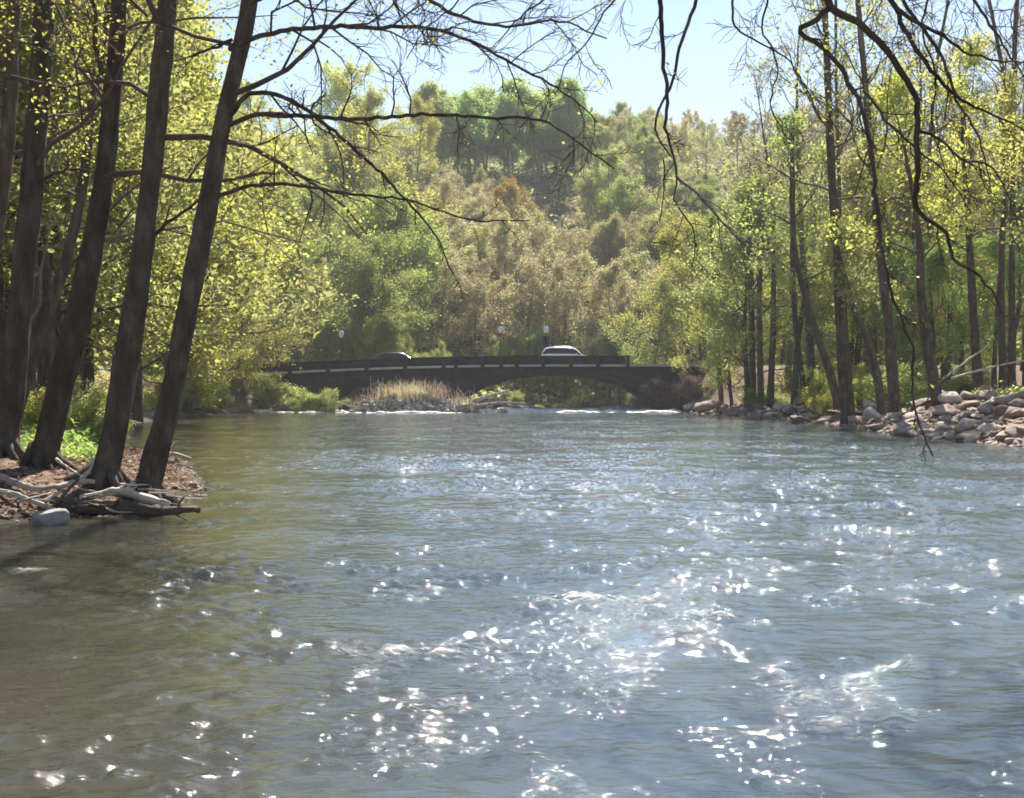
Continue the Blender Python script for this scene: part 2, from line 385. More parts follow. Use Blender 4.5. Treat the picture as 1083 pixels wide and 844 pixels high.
# ------------------------------------------------------------------ water
def make_water():
    rng = np.random.default_rng(4)
    ys = [1.2]
    while ys[-1] < 156: ys.append(ys[-1] + .0029 * ys[-1] + .006)
    ys = np.concatenate([np.arange(-45, 1.2, .6), ys])
    xs = graded(-36, 26, 0.5, .018, .005)
    X, Y = np.meshgrid(xs, ys)
    dY = np.gradient(ys)[:, None] + 0 * X; dX = np.gradient(xs)[None] + 0 * X
    wx = X + .35 * vnoise(X, Y, 21, .45, 2); wy = Y + .45 * vnoise(X, Y, 22, .4, 2)
    # quiet and lively patches of the surface
    env = .55 + .75 * np.clip(vnoise(X * .55, Y, 31, .35, 3) + .12, 0, 1) * 2
    env *= .75 + .4 * sstep(-7, 3, X - .03 * Y)          # calmer lee side by the left bank
    rif = np.zeros_like(X)
    for (px, py, sx, sy, a) in [(430, 690, .55, .3, 1.1), (620, 634, 1.0, .45, 1.2), (755, 655, .45, .3, .9), (905, 762, .45, .32, 1.0), (850, 735, .9, .3, .9),
                                (75, 606, 1.1, .35, 1.1), (230, 600, .9, .3, .6), (860, 490, 3.5, 1.8, .7), (1000, 520, 3, 1.5, .7), (740, 510, 2.5, 1.2, .5),
                                (350, 650, .8, .3, .8), (600, 715, 1, .25, .6), (800, 600, 1.6, .6, .7), (960, 640, 1.4, .4, .6), (560, 560, 2.2, .8, .45), (640, 832, .3, .15, .9),
                                (120, 690, .6, .2, .7), (430, 790, .5, .2, .35), (980, 575, 1.5, .6, .6), (470, 590, 1.5, .5, .5)]:
        D = FPX * CAMZ / (py - HOR); cx = (px - CX) / FPX * D
        wob = .25 * vnoise(X, Y, px % 17, 1.6, 3)
        rif += a * np.exp(-((X - cx) / sx) ** 2 - ((Y - D + wob) / sy) ** 2)
    rif += .7 * np.exp(-((Y - 112) / 4) ** 2)
    amp = (env + .2 * rif) * (1 + .3 * sstep(10, 32, Y))
    Z = np.zeros_like(X); Zs = np.zeros_like(X)
    for lam, n, slope in [(2.4, 6, .012), (1.2, 8, .016), (.6, 10, .028), (.32, 14, .042), (.18, 16, .05), (.11, 14, .05)]:
        for _ in range(n):
            l = lam * rng.uniform(.75, 1.35); th = rng.normal(0, .5 if lam > .4 else .85)
            kx, ky = math.sin(th) * 2 * math.pi / l, math.cos(th) * 2 * math.pi / l
            ph = rng.uniform(0, 6.283)
            ok = 1 - sstep(.22, .42, np.maximum(dY * math.cos(th), dX * abs(math.sin(th))) / l)
            s = np.sin(kx * wx + ky * wy + ph)
            (Z if lam > .4 else Zs)[...] += ok * slope * l / 6.283 * (s + .25 * np.cos(2 * (kx * wx + ky * wy + ph))) * 1.25
    # short steep wavelets come in bursts, most of the surface between them is sleek
    lively = np.clip(.46 + .2 * sstep(-6, 4, X) + .3 * np.minimum(rif, 1.2) + .25 * vnoise(X, Y * .6, 36, .22, 2), 0, 1)
    burst = sstep(.30 - .36 * lively, .62 - .3 * lively, vnoise(X * .8, Y * .5, 33, 1.8, 3)) * .75 + .7 * sstep(.3 - .3 * lively, .6 - .2 * lively, vnoise(X * .7, Y * .4, 34, 4.2, 2))
    Z = (Z * amp * .42 + Zs * amp * (.36 + 1.6 * burst))
    # humps of water over the sunken stones
    for (px, py, s, h) in [(905, 762, .28, .02), (430, 690, .4, .012), (620, 634, .6, .015), (75, 606, .7, .015)]:
        D = FPX * CAMZ / (py - HOR); cx = (px - CX) / FPX * D
        Z += h * np.exp(-((X - cx) / s) ** 2 - ((Y - D) / (s * .6)) ** 2)
    nx, ny = len(xs), len(ys)
    i = np.arange(ny - 1)[:, None] * nx; j = np.arange(nx - 1)[None]
    q = np.stack([i + j, i + j + 1, i + nx + j + 1, i + nx + j], -1).reshape(-1, 4)
    me = make_mesh('water', np.stack([X, Y, Z], -1).reshape(-1, 3), q, M['water'])
    a = me.attributes.new('riffle', 'FLOAT', 'POINT'); a.data.foreach_set('value', np.clip((.12 + .22 * env + .55 * rif) * (.25 + .9 * burst), 0, 1.5).astype(np.float32).ravel())
    fo = np.clip(rif - .25, 0, 1) * .8 * (.1 + .9 * np.clip(burst, 0, 1.2)) + .9 * np.exp(-((Y - 114.5) / 2.2) ** 2)
    fo *= .8 + .5 * np.clip(Z / .03, -.4, 1)
    xo = np.interp(Y, [5, 20, 60, 110], [-.5, -2.6, -8, -14])
    tint = sstep(-1.5, 1.5, (X - xo + .6 * vnoise(X, Y, 35, .3, 3)) / (1 + .035 * Y)) * (1 - .35 * sstep(-4, 0, X - np.interp(Y, RY, RX)))  # low: olive riverbed by the left bank; high: painted sky reflection
    a = me.attributes.new('sky_tint', 'FLOAT', 'POINT'); a.data.foreach_set('value', tint.astype(np.float32).ravel())
    a = me.attributes.new('foam', 'FLOAT', 'POINT'); a.data.foreach_set('value', np.clip(fo, 0, 1.3).astype(np.float32).ravel())
    return tag(link('water', me), kind='structure')


make_water()

# white water tumbling over the low weir by the bridge
def white_water(x0, x1, yc, w, h, seed, z0=0.0):
    xs = np.arange(x0, x1, .12); ts = np.linspace(-1, 1, 15)
    X, T = np.meshgrid(xs, ts)
    wid = w * (1 + .35 * vnoise(X, 0 * X, seed, .25, 2))
    Y = yc + .5 * vnoise(X, 0 * X, seed + 1, .16, 3) + T * wid
    Z = z0 - .045 + h * (1 - T ** 2) * (1 + 1.5 * vnoise(X, Y, seed + 2, .55, 4)) - .06 * np.abs(T) ** 4 + .05 * vnoise(X, Y, seed + 4, 2.2, 2) * (1 - T ** 4)
    fade = np.minimum(1, np.minimum(X - x0, x1 - X) / 1.5)
    Z = Z * fade - .08 * (1 - fade)
    nx, ny = len(xs), len(ts)
    i = np.arange(ny - 1)[:, None] * nx; j = np.arange(nx - 1)[None]
    q = np.stack([i + j, i + j + 1, i + nx + j + 1, i + nx + j], -1).reshape(-1, 4)
    return np.stack([X, Y, Z], -1).reshape(-1, 3), q


mb = MB()
for a in [(-23, -12.8, 110.3, .45, .2, 41), (-14, -3, 108.4, .3, .12, 44), (-4, 15.5, 113.5, .7, .24, 51), (-1.5, 12.5, 119.5, .7, .5, 61), (3, 15, 111, .3, .14, 71)]:
    mb.add(*white_water(*a))
tag(mb.build('rapids_foam', M['foam']), kind='stuff')


# ------------------------------------------------------------------ trees
def norm(v): return v / (np.linalg.norm(v) + 1e-9)


def grow_line(rng, p, d, L, n, wob, up):
    pts = [np.array(p, float)]; d = norm(np.array(d, float))
    for i in range(n):
        d = norm(d + rng.normal(0, wob, 3) + np.array([0, 0, up]))
        pts.append(pts[-1] + d * L / n)
    return np.array(pts)


def side_dir(rng, t, ang):
    r = rng.normal(0, 1, 3); s = norm(r - t * np.dot(r, t))
    return norm(t * math.cos(ang) + s * math.sin(ang))


def twigs_on(rng, mb, pts, r_at, L, level, per, k, leafpts, up, wob=.22, tmin=.25, rmin=.006, ratio=.5, ang=(.5, 1.05)):
    """grows side shoots from a limb polyline; the last level gives the leaf spots"""
    n = len(pts)
    for c in range(per):
        t = tmin + (1 - tmin) * (c + rng.uniform(0, 1)) / per
        f = t * (n - 1); i = min(int(f), n - 2); p = pts[i] + (pts[i + 1] - pts[i]) * (f - i)
        d = side_dir(rng, norm(pts[i + 1] - pts[i]), rng.uniform(*ang))
        l = L * (1 - .5 * t) * rng.uniform(.6, 1.25)
        ns = 4 if level > 1 else 3
        q = grow_line(rng, p, d, l, ns, wob, up)
        r0 = max(r_at(t) * .55, rmin)
        mb.tube(q, np.linspace(r0, max(r0 * .35, rmin * .7), len(q)), k, caps=False)
        if level > 1:
            twigs_on(rng, mb, q, lambda tt, r0=r0: r0 * (1 - .6 * tt), l * ratio, level - 1, max(2, int(per * .8)), 3, leafpts, up, wob, .2, rmin, ratio, ang)
        if leafpts is not None and level <= 2:
            m = 3 if level == 1 else 2
            for tt in rng.uniform(.35, 1.0, m):
                f2 = tt * (len(q) - 1); i2 = min(int(f2), len(q) - 2)
                leafpts.append(q[i2] + (q[i2 + 1] - q[i2]) * (f2 - i2))


def leaves(rng, spots, per, size, spread, name, mat, flat=.35):
    s = np.repeat(np.asarray(spots), per, 0)
    n = len(s)
    c = s + rng.normal(0, spread, (n, 3))
    nrm = rng.normal(0, 1, (n, 3)); nrm[:, 2] = np.abs(nrm[:, 2]) + flat; nrm /= np.linalg.norm(nrm, axis=1)[:, None]
    a = np.cross(nrm, rng.normal(0, 1, (n, 3))); a /= np.linalg.norm(a, axis=1)[:, None] + 1e-9
    b = np.cross(nrm, a)
    sz = size * rng.uniform(.55, 1.35, (n, 1))
    fold = nrm * sz * .12
    v = np.stack([c - a * sz * .55 - fold, c + b * sz * .36, c + a * sz * .55 - fold, c - b * sz * .36], 1).reshape(-1, 3)
    q = np.arange(n * 4).reshape(-1, 4)
    return make_mesh(name, v, q, mat, False)


def limb_set(rng, mb, trunk, r_tr, H, clear, n1, spread, levels, per, leafpts, up=.05, low_elev=.35, k1=5, rmin=.008, top=1.0, shape=1.0):
    n = len(trunk)
    for c in range(n1):
        t = clear + (top - clear) * (c + rng.uniform(.1, .9)) / n1
        f = min(t, .985) * (n - 1); i = min(int(f), n - 2); p = trunk[i] + (trunk[i + 1] - trunk[i]) * (f - i)
        u = (t - clear) / (1.001 - clear)
        az = c * 2.4 + rng.uniform(-.5, .5)
        el = low_elev + (1.1 - low_elev) * u + rng.normal(0, .12)
        d = np.array([math.cos(az) * math.cos(el), math.sin(az) * math.cos(el), math.sin(el)])
        L = H * spread * (.35 + .65 * math.sin(math.pi * min(1, (.18 + .82 * (1 - u)) ** shape) * .62)) * rng.uniform(.75, 1.2) * (.55 + .45 * (1 - u))
        q = grow_line(rng, p, d, L, 6, .2, up)
        r0 = max(np.interp(f, np.arange(n), r_tr) * rng.uniform(.26, .42), rmin * 1.6)
        mb.tube(q, np.linspace(r0, max(r0 * .22, rmin), 7), k1, caps=False)
        twigs_on(rng, mb, q, lambda tt, r0=r0: r0 * (1 - .75 * tt), L * .48, levels, per, 4, leafpts, up, rmin=rmin)


def tree_proto(seed, H, r0, clear, n1, spread, per, leaf_per, leaf_size, leaf_spread, levels=2, lean=.0, rmin=.012, low_elev=.35, top_frac=.93, mats=('bark', 'leaf_yellow'), parts=None, shape=1.0):
    rng = np.random.default_rng(seed)
    tr = [np.zeros(3) - np.array([0, 0, .5])]; d = np.array([lean, 0, 1.0]); n = 11
    for i in range(n):
        d = norm(d + rng.normal(0, .055, 3) * np.array([1, 1, 0]) + np.array([0, 0, .06]))
        tr.append(tr[-1] + d * (H * top_frac + .5) / n)
    tr = np.array(tr); rt = r0 * np.linspace(1, .0, n + 1) ** .85 + .012; rt[0] *= 1.35
    wood = MB(); wood.tube(tr, rt, 9, .06, rng)
    tw = MB(); spots = []
    limb_set(rng, tw, tr, rt, H, clear, n1, spread, levels, per, spots, rmin=rmin, low_elev=low_elev, shape=shape)
    return wood.mesh('trunk', M[mats[0]]), tw.mesh('branches', M[parts or 'twig']), leaves(rng, spots, leaf_per, leaf_size, leaf_spread, 'crown', M[mats[1]]) if leaf_per else None


PROTO = {}
# leafy riverside trees in young spring leaf
PROTO['leafy'] = [tree_proto(100 + i, 15, .22, cl, 20, sp, 7, lp, .165, .3, mats=('bark', 'leaf_yellow'), shape=.7) for i, (cl, sp, lp) in enumerate([(.2, .44, 9), (.14, .5, 10), (.28, .42, 8), (.18, .46, 8)])]
# trees only budding
PROTO['bare'] = [tree_proto(200 + i, 16, .19, cl, 20, sp, 7, 5, .2, .3, levels=2, rmin=.018, low_elev=.5, shape=.7, mats=('bark_grey', 'bud'), parts='twig_brown') for i, (cl, sp) in enumerate([(.22, .42), (.3, .38), (.18, .46), (.26, .4)])]
# tall thin trees, leafless against the sky
PROTO['tall'] = [tree_proto(300 + i, 24, .24, .42, 22, .22, 7, 1, .1, .2, levels=2, rmin=.013, low_elev=.55, mats=('bark_grey', 'bud'), parts='twig_brown') for i in range(3)]
# the grove on the hill top: clean stems and high crowns
PROTO['grove'] = [tree_proto(400 + i, 18, .22, (.26, .38, .3)[i], 18, (.34, .4, .32)[i], 6, 8, .34, .55, levels=2, rmin=.02, mats=('bark_pale', 'leaf_grove'), shape=.6) for i in range(3)]
PROTO_N = {'leafy': 'leafy_tree', 'bare': 'budding_tree', 'tall': 'bare_tree', 'grove': 'woodland_tree'}
_first = {}


def place(kind, var, x, y, h, rz, label, group, leaf=None, z=None, cat='tree', sx=1.0, name=None):
    tr, tw, lf = PROTO[kind][var % len(PROTO[kind])]
    base = {'leafy': 15, 'bare': 16, 'tall': 24, 'grove': 18, 'shrub': 2.6}[kind]
    key = (kind, var % len(PROTO[kind]))
    if key not in _first:
        o = empty(name or PROTO_N[kind])
        link('trunk', tr, o); link('branches', tw, o)
        if lf: link('crown', lf, o)
        _first[key] = o
    else:
        o = copy_tree(_first[key])
        if name: o.name = name
    o.location = (x, y, gz(x, y) if z is None else z); o.rotation_euler = (0, 0, rz)
    s = h / base; o.scale = (s * sx, s * sx, s)
    for k in ('label', 'category', 'group'):
        if k in o: del o[k]
    tag(o, label, cat, group)
    for ch in o.children:
        if ch.name.startswith('crown'):
            ch.material_slots[0].link = 'OBJECT'
            ch.material_slots[0].material = M[leaf] if leaf else lf.materials[0]
    return o


PROTO_N['shrub'] = 'shrub'


def shrub_proto(seed):
    rng = np.random.default_rng(seed); w = MB(); tw = MB(); spots = []
    for s in range(7):
        az = rng.uniform(0, 6.28); el = rng.uniform(.7, 1.4)
        q = grow_line(rng, (rng.normal(0, .12), rng.normal(0, .12), -.15), (math.cos(az) * math.cos(el), math.sin(az) * math.cos(el), math.sin(el)), rng.uniform(1.5, 2.6), 6, .16, .03)
        w.tube(q, np.linspace(.03, .01, 7), 5)
        twigs_on(rng, tw, q, lambda t: .014, .9, 2, 6, 3, spots, .03, tmin=.15)
    return w.mesh('stems', M['bark']), tw.mesh('branches', M['twig']), leaves(rng, spots, 12, .095, .16, 'crown', M['leaf_fresh'])


PROTO['shrub'] = [shrub_proto(500 + i) for i in range(3)]

R = random.Random(11)


def zone(n, kind, pxr, dr, hr, label, group, leaf=None, sx=(.9, 1.15), avoid=None, cat='tree', mind=2.2):
    pts = []; tries = 0
    while len(pts) < n and tries < 4000:
        tries += 1
        d = R.uniform(*dr); x = (R.uniform(*pxr) - CX) / FPX * d
        if gz(x, d) < .25: continue
        if ROAD_Y0 - 1.5 < d < ROAD_Y1 + 1.5: continue
        if any((x - a) ** 2 + (d - b) ** 2 < mind ** 2 for a, b in pts): continue
        pts.append((x, d))
    out = []
    for x, d in pts:
        lf = R.choice(leaf) if isinstance(leaf, (list, tuple)) else leaf
        out.append(place(kind, R.randrange(4), x, d, R.uniform(*hr), R.uniform(0, 6.28), label, group, lf, sx=R.uniform(*sx), cat=cat))
    return out


def spot(kind, px, d, h, label, group=None, leaf=None, var=0, sx=1.0, cat='tree'):
    return place(kind, var, (px - CX) / FPX * d, d, h, R.uniform(0, 6.28), label, group, leaf, sx=sx, cat=cat)


# --- left bank woods
zone(15, 'leafy', (-90, 205), (38, 75), (14, 21), 'yellow green leafy tree in the wood behind the leaning left bank trunks', 'leafy trees behind the left bank trunks', ['leaf_yellow', 'leaf_olive', 'leaf_yellow', 'leaf_green'])
zone(4, 'bare', (-40, 200), (36, 70), (15, 20), 'grey budding tree in the wood behind the leaning left bank trunks', 'budding trees behind the left bank trunks', 'leaf_olive')
for i, (px, d, h, v, lf, sx, lab) in enumerate([
        (142, 74, 19, 0, 'leaf_yellow', 1.3, 'tall yellow green tree just right of the rightmost leaning trunk'),
        (176, 93, 15, 1, 'leaf_yellow', 1.5, 'bright yellow leafy tree leaning over the water at the left bank'),
        (222, 109, 12, 1, 'leaf_yellow', 1.35, 'round yellow green tree hiding the left end of the bridge'),
        (200, 106, 23, 3, 'leaf_olive', 1.3, 'tall olive tree rising behind the bright yellow tree on the left bank'),
        (292, 136, 19, 0, 'leaf_green', 1.0, 'slender green tree rising behind the left bridge approach'),
        (252, 113.4, 9, 1, 'leaf_yellow', 1.5, 'low yellow tree against the left end of the bridge'), (205, 100, 8, 1, 'leaf_yellow', 1.5, 'low spreading yellow green tree at the left waterline')]):
    spot('leafy', px, d, h, lab, None, lf, v, sx)
zone(9, 'leafy', (300, 440), (133, 165), (14, 22), 'green and yellow leafy tree behind the left half of the bridge', 'leafy trees behind the left half of the bridge', ['leaf_yellow', 'leaf_green', 'leaf_olive'])
zone(18, 'leafy', (200, 440), (168, 225), (16, 22), 'leafy tree high on the left valley slope', 'leafy trees on the left valley slope', ['leaf_olive', 'leaf_yellow', 'leaf_green'])
# --- behind the bridge and up the hill
zone(6, 'leafy', (330, 480), (131, 140), (5, 8.5), 'low green tree along the road just behind the bridge', 'low trees along the road behind the bridge', ['leaf_green', 'leaf_olive', 'leaf_yellow', 'leaf_olive'])
zone(36, 'bare', (430, 735), (152, 184), (11, 16), 'brown budding tree at the foot of the hill behind the bridge', 'brown budding trees at the foot of the hill', ['bud', 'bud', 'bud', 'bud_olive'])
zone(30, 'bare', (400, 515), (178, 208), (9, 12), 'bare grey brown tree on the steep slope below the grove', 'bare trees on the slope below the grove')
zone(14, 'bare', (515, 625), (168, 186), (8, 10), 'low bare brown tree on the slope under the grove stems', 'low bare trees under the grove')
zone(36, 'bare', (615, 800), (178, 245), (9, 11.5), 'bare brown tree on the slope right of the green grove', 'bare trees right of the grove', ['bud', 'bud_olive', 'bud_olive'])
zone(10, 'leafy', (622, 740), (190, 250), (8, 11), 'olive green tree on the upper slope right of the grove', 'olive trees right of the grove', ['leaf_olive', 'leaf_green'], (1.1, 1.5))
zone(34, 'grove', (452, 618), (238, 272), (11, 17), 'tall green tree with a clean pale stem in the hilltop grove', 'trees of the hilltop grove', ['leaf_grove', 'leaf_grove', 'leaf_grove', 'leaf_fresh'], (.95, 1.4), mind=2.4)
spot('leafy', 548, 196, 12.5, 'orange yellow tree on the slope below the hilltop grove', None, 'leaf_orange', 1)
spot('leafy', 522, 176, 10, 'small orange tree beside the larger orange yellow tree on the slope', None, 'leaf_orange', 2)
for px, d, h, lab in [(640, 205, 13, 'round olive green tree right of the hilltop grove'), (668, 196, 13, 'wide pale green tree on the slope above the bridge car'), (700, 186, 12, 'olive tree on the slope near the top of the hanging branch')]:
    spot('leafy', px, d, h, lab, None, 'leaf_olive' if px != 668 else 'leaf_green', px, 1.25)
zone(30, 'bare', (620, 1000), (300, 335), (5, 8), 'thin bare tree along the far skyline', 'bare trees on the far skyline')
spot('grove', 662, 345, 13, 'lone round tree standing above the far skyline', None, 'leaf_grove', 0, 1.1)
spot('grove', 682, 350, 11, 'smaller round tree beside the lone skyline tree', None, 'leaf_grove', 1, 1.2)
# --- under the arch, upstream
for i, px in enumerate([540, 572, 600, 630, 655]):
    spot('leafy', px, 150 + 2 * (i % 2), 6.5 + (i % 3), 'drooping green tree seen under the bridge arch', 'green trees seen under the arch', 'leaf_fresh', i, 1.2)
for i, (px, d, h_) in enumerate([(508, 129.5, 2.2), (530, 131, 2.6), (552, 130, 2.0), (572, 133, 2.8), (590, 137, 3.0), (612, 141, 3.2), (545, 135, 3.2), (692, 132, 2.4), (676, 140, 2.8)]):
    place('shrub', i, (px - CX) / FPX * d, d, h_ * (.55 if px < 600 else .9), i * 1.7, 'green shrub on the upstream bank seen through the arch', 'shrubs seen through the arch', 'leaf_green' if i % 2 else 'leaf_olive', cat='shrub', sx=1.3)
# --- right bank
for px, d, h, v, lf, sx, lab in [
        (775, 103, 9, 1, 'leaf_yellow', 1.0, 'low bright yellow green tree right of the bridge end'),
        (745, 131, 15, 1, 'leaf_yellow', 1.1, 'yellow leafy tree behind the right end of the bridge'),
        (690, 134, 12, 1, 'leaf_olive', 1.1, 'pale olive tree behind the right end of the parapet'),
        (790, 98, 14, 3, 'leaf_olive', 1.1, 'sparse olive tree behind the pair of slim right bank trunks'),
        (985, 78, 9, 1, 'leaf_fresh', 1.1, 'fresh green low tree over the right bank stones'),
        (920, 84, 9, 1, 'leaf_green', 1.2, 'green low tree behind the thick right bank trunk'),
        (1070, 80, 12, 0, 'leaf_fresh', 1.1, 'fresh green tree at the right edge above the stones')]:
    spot('leafy', px, d, h, lab, None, lf, v, sx)
zone(11, 'leafy', (760, 1150), (88, 114), (11, 17), 'yellow green leafy tree in the wood behind the right bank', 'leafy trees of the right bank wood', ['leaf_yellow', 'leaf_fresh', 'leaf_olive'])
zone(18, 'leafy', (700, 1120), (130, 185), (13, 17), 'leafy tree on the slope beyond the road on the right', 'leafy trees beyond the road on the right', ['leaf_yellow', 'leaf_olive', 'leaf_green'])
zone(14, 'bare', (700, 1100), (130, 200), (13, 18), 'brown budding tree on the slope beyond the road on the right', 'budding trees beyond the road on the right', ['bud_olive', 'bud', 'leaf_olive'])
zone(25, 'tall', (765, 1110), (84, 114), (22, 29), 'tall leafless tree against the sky above the right bank wood', 'tall leafless trees above the right bank')

# shrubs
zone(7, 'shrub', (-20, 118), (31, 46), (1.0, 2.1), 'fresh green shrub on the ground behind the left bank trunks', 'shrubs behind the left bank trunks', ['leaf_fresh', 'leaf_olive', 'leaf_yellow'], (1, 1.4), cat='shrub', mind=1.2)
zone(7, 'shrub', (195, 275), (88, 106), (2.2, 3.6), 'yellow green shrub along the left waterline before the bridge', 'shrubs along the left waterline', ['leaf_yellow', 'leaf_fresh'], (1, 1.5), cat='shrub', mind=1.5)
zone(12, 'shrub', (740, 1100), (70, 104), (1.6, 3.0), 'green shrub between the trunks on the right bank', 'shrubs between the right bank trunks', ['leaf_fresh', 'leaf_green', 'leaf_yellow'], (1, 1.5), cat='shrub', mind=1.5)
for px, d, h, lf, lab in [(258, 112, 3.4, 'leaf_yellow', 'yellow green shrub at the far left foot of the bridge'), (284, 113, 3.2, 'leaf_olive', 'olive shrub against the left bridge abutment'), (318, 112.5, 2.4, 'leaf_olive', 'dark straggly shrub before the left bridge abutment'), (345, 112, 2.2, 'leaf_olive', 'low brown green shrub left of the gravel bar'), (690, 115.5, 2.6, 'bud_dark', 'brown leafless shrub climbing the right bridge abutment'),
                          (712, 115, 3.0, 'bud_dark', 'tall brown shrub on the right bridge abutment'), (736, 113, 2.4, 'bud_dark', 'low brown shrub at the right foot of the bridge')]:
    x = (px - CX) / FPX * d
    place('shrub', int(px), x, d, h, 1.3 * px, lab, None, lf, z=max(gz(x, d), -.1), cat='shrub', sx=1.2)


# ------------------------------------------------------------------ trees traced one by one
def resample(p, r, step):
    p = np.asarray(p, float); r = np.asarray(r, float)
    s = np.concatenate([[0], np.cumsum(np.linalg.norm(np.diff(p, axis=0), axis=1))])
    t = np.linspace(0, s[-1], max(4, int(s[-1] / step)))
    # Catmull-like smoothing through cubic interpolation of each axis
    def cub(y):
        m = np.gradient(y, s); i = np.clip(np.searchsorted(s, t, side='right') - 1, 0, len(s) - 2)
        h = s[i + 1] - s[i]; u = (t - s[i]) / h
        return (1 + 2 * u) * (1 - u) ** 2 * y[i] + u * (1 - u) ** 2 * h * m[i] + u * u * (3 - 2 * u) * y[i + 1] + u * u * (u - 1) * h * m[i + 1]
    return np.stack([cub(p[:, k]) for k in range(3)], 1), np.interp(t, s, r)


def traced_tree(name, label, pix, d, H, seed, group=None, limbs=(), clear=.45, n1=14, spread=.26, per=5, leaf=('leaf_yellow', 5, .1, .16), bark='bark', k=14, rmin=.006, lean_y=0.0, flare=1.5, levels=2, low_elev=.35):
    """pix: (px, py, width px) from the foot up; H: full height; the stem goes on above the frame"""
    rng = np.random.default_rng(seed)
    P = [at(a, b, d + lean_y * i) for i, (a, b, c) in enumerate(pix)]; W = [c * .82 / 2 / FPX * d for a, b, c in pix]
    bx, by = P[0][0], P[0][1]; g = gz(bx, by)
    foot = np.array([bx + (P[0][0] - P[1][0]) * .1, by, min(g, P[0][2]) - .35])
    if P[0][2] - foot[2] < .3: P[0][2] = foot[2] + .35
    P = [foot] + P; W = [W[0] * flare] + W
    top = P[-1]; rest = g + H - top[2]
    if rest > 1:
        dr = norm(P[-1] - P[-2])
        for f in (.25, .5, .75, 1.0):
            dr = norm(dr + rng.normal(0, .07, 3) + np.array([0, 0, .08]))
            P.append(P[-1] + dr * rest * .25); W.append(max(W[len(pix)] * (1 - f) ** .8, .015))
    T, RR = resample(P, W, max(.12, d * .006))
    o = empty(name, (bx, by, g)); off = np.array([bx, by, g])
    wood = MB(); wood.tube(T - off, RR, 36 if d < 35 else k, .11, rng)
    if d < 35:
        for c in range(7):
            a = c * .9 + rng.uniform(-.3, .3); L_ = rng.uniform(.5, 1.1); r_ = RR[2]; rp = []
            for t in (0, .25, .5, .75, 1):
                xx = math.cos(a + .4 * t) * (r_ * .35 + L_ * t); yy = math.sin(a + .4 * t) * (r_ * .35 + L_ * t)
                rp.append((xx, yy, gz(bx + xx, by + yy) - g + (.34 * (1 - t) ** 3) - .02 - .05 * t))
            wood.tube(rp, np.array([.62, .42, .26, .17, .06]) * r_ * .8, 8, .1, rng)
    wood.build('trunk', M[bark], o)
    tw = MB(); spots = []
    limb_set(rng, tw, T - off, RR, H, clear, n1, spread, levels, per, spots, rmin=rmin, k1=6, low_elev=low_elev)
    tw.build('branches', M['twig'], o)
    for pts, r0, nt, L in limbs:
        LP = np.array([at(*q) for q in pts]) - off
        q, rq = resample(LP, np.linspace(r0, max(r0 * .22, rmin), len(LP)), .12)
        q = q + rng.normal(0, .008, q.shape)
        lm = MB(); lm.tube(q, rq, 7)
        sp = []
        twigs_on(rng, lm, q, lambda t, r0=r0: r0 * (1 - .7 * t), L, 2, nt, 5, sp, .02, rmin=.0045, tmin=.12, wob=.25)
        lb = lm.build('limb', M[bark], o)
        if leaf and leaf[1]:
            sp = [s for s in sp if rng.random() < .16]
            if sp: link('leaves', leaves(rng, sp, 1, leaf[2] * .7, .06, 'leaves', M[leaf[0]]), lb)
    if leaf and spots: link('crown', leaves(rng, spots, leaf[1], leaf[2], leaf[3], 'crown', M[leaf[0]]), o)
    return tag(o, label, 'tree', group)


G_L = 'leaning trees on the left bank'
LF = ('leaf_yellow', 5, .062, .17)
traced_tree('riverbank_tree', 'thickest dark leaning tree at the left edge of the bank',
            [(4, 478, 35), (11, 420, 33), (22, 320, 30), (33, 200, 28), (42, 90, 27), (47, 0, 25)], 21.5, 15, 1, G_L, clear=.3, leaf=LF, n1=16,
            limbs=[([(33, 200, 21.5), (60, 182, 21.3), (90, 180, 21), (120, 188, 20.8)], .035, 6, .9)])
traced_tree('riverbank_tree', 'dark trunk half cut off by the left edge of the picture',
            [(-30, 440, 27), (-22, 330, 25), (-6, 240, 22), (6, 170, 19), (12, 60, 17)], 25, 15, 2, G_L, clear=.35, leaf=LF)
traced_tree('riverbank_tree', 'dark leaning trunk forking low behind the left edge trees',
            [(12, 455, 22), (25, 405, 21), (45, 345, 18), (62, 300, 15), (85, 210, 12), (100, 90, 10)], 30, 14, 3, G_L, clear=.35, leaf=LF)
traced_tree('riverbank_tree', 'slim curving dark tree behind the roots of the bleached driftwood, second leaning trunk from left',
            [(44, 500, 36), (62, 420, 33), (88, 310, 30), (106, 215, 26), (118, 110, 22), (126, 0, 20)], 21, 15, 4, G_L, clear=.32, leaf=LF, n1=15)
traced_tree('riverbank_tree', 'straight dark tree standing right behind the longest bleached log',
            [(110, 512, 35), (124, 440, 32), (140, 340, 29), (154, 240, 27), (166, 120, 25), (177, 0, 24)], 20, 16, 5, G_L, clear=.32, leaf=LF, n1=15,
            limbs=[([(150, 262, 20), (178, 235, 19.9), (200, 220, 19.8), (214, 208, 19.7), (228, 200, 19.6)], .035, 5, .7)])
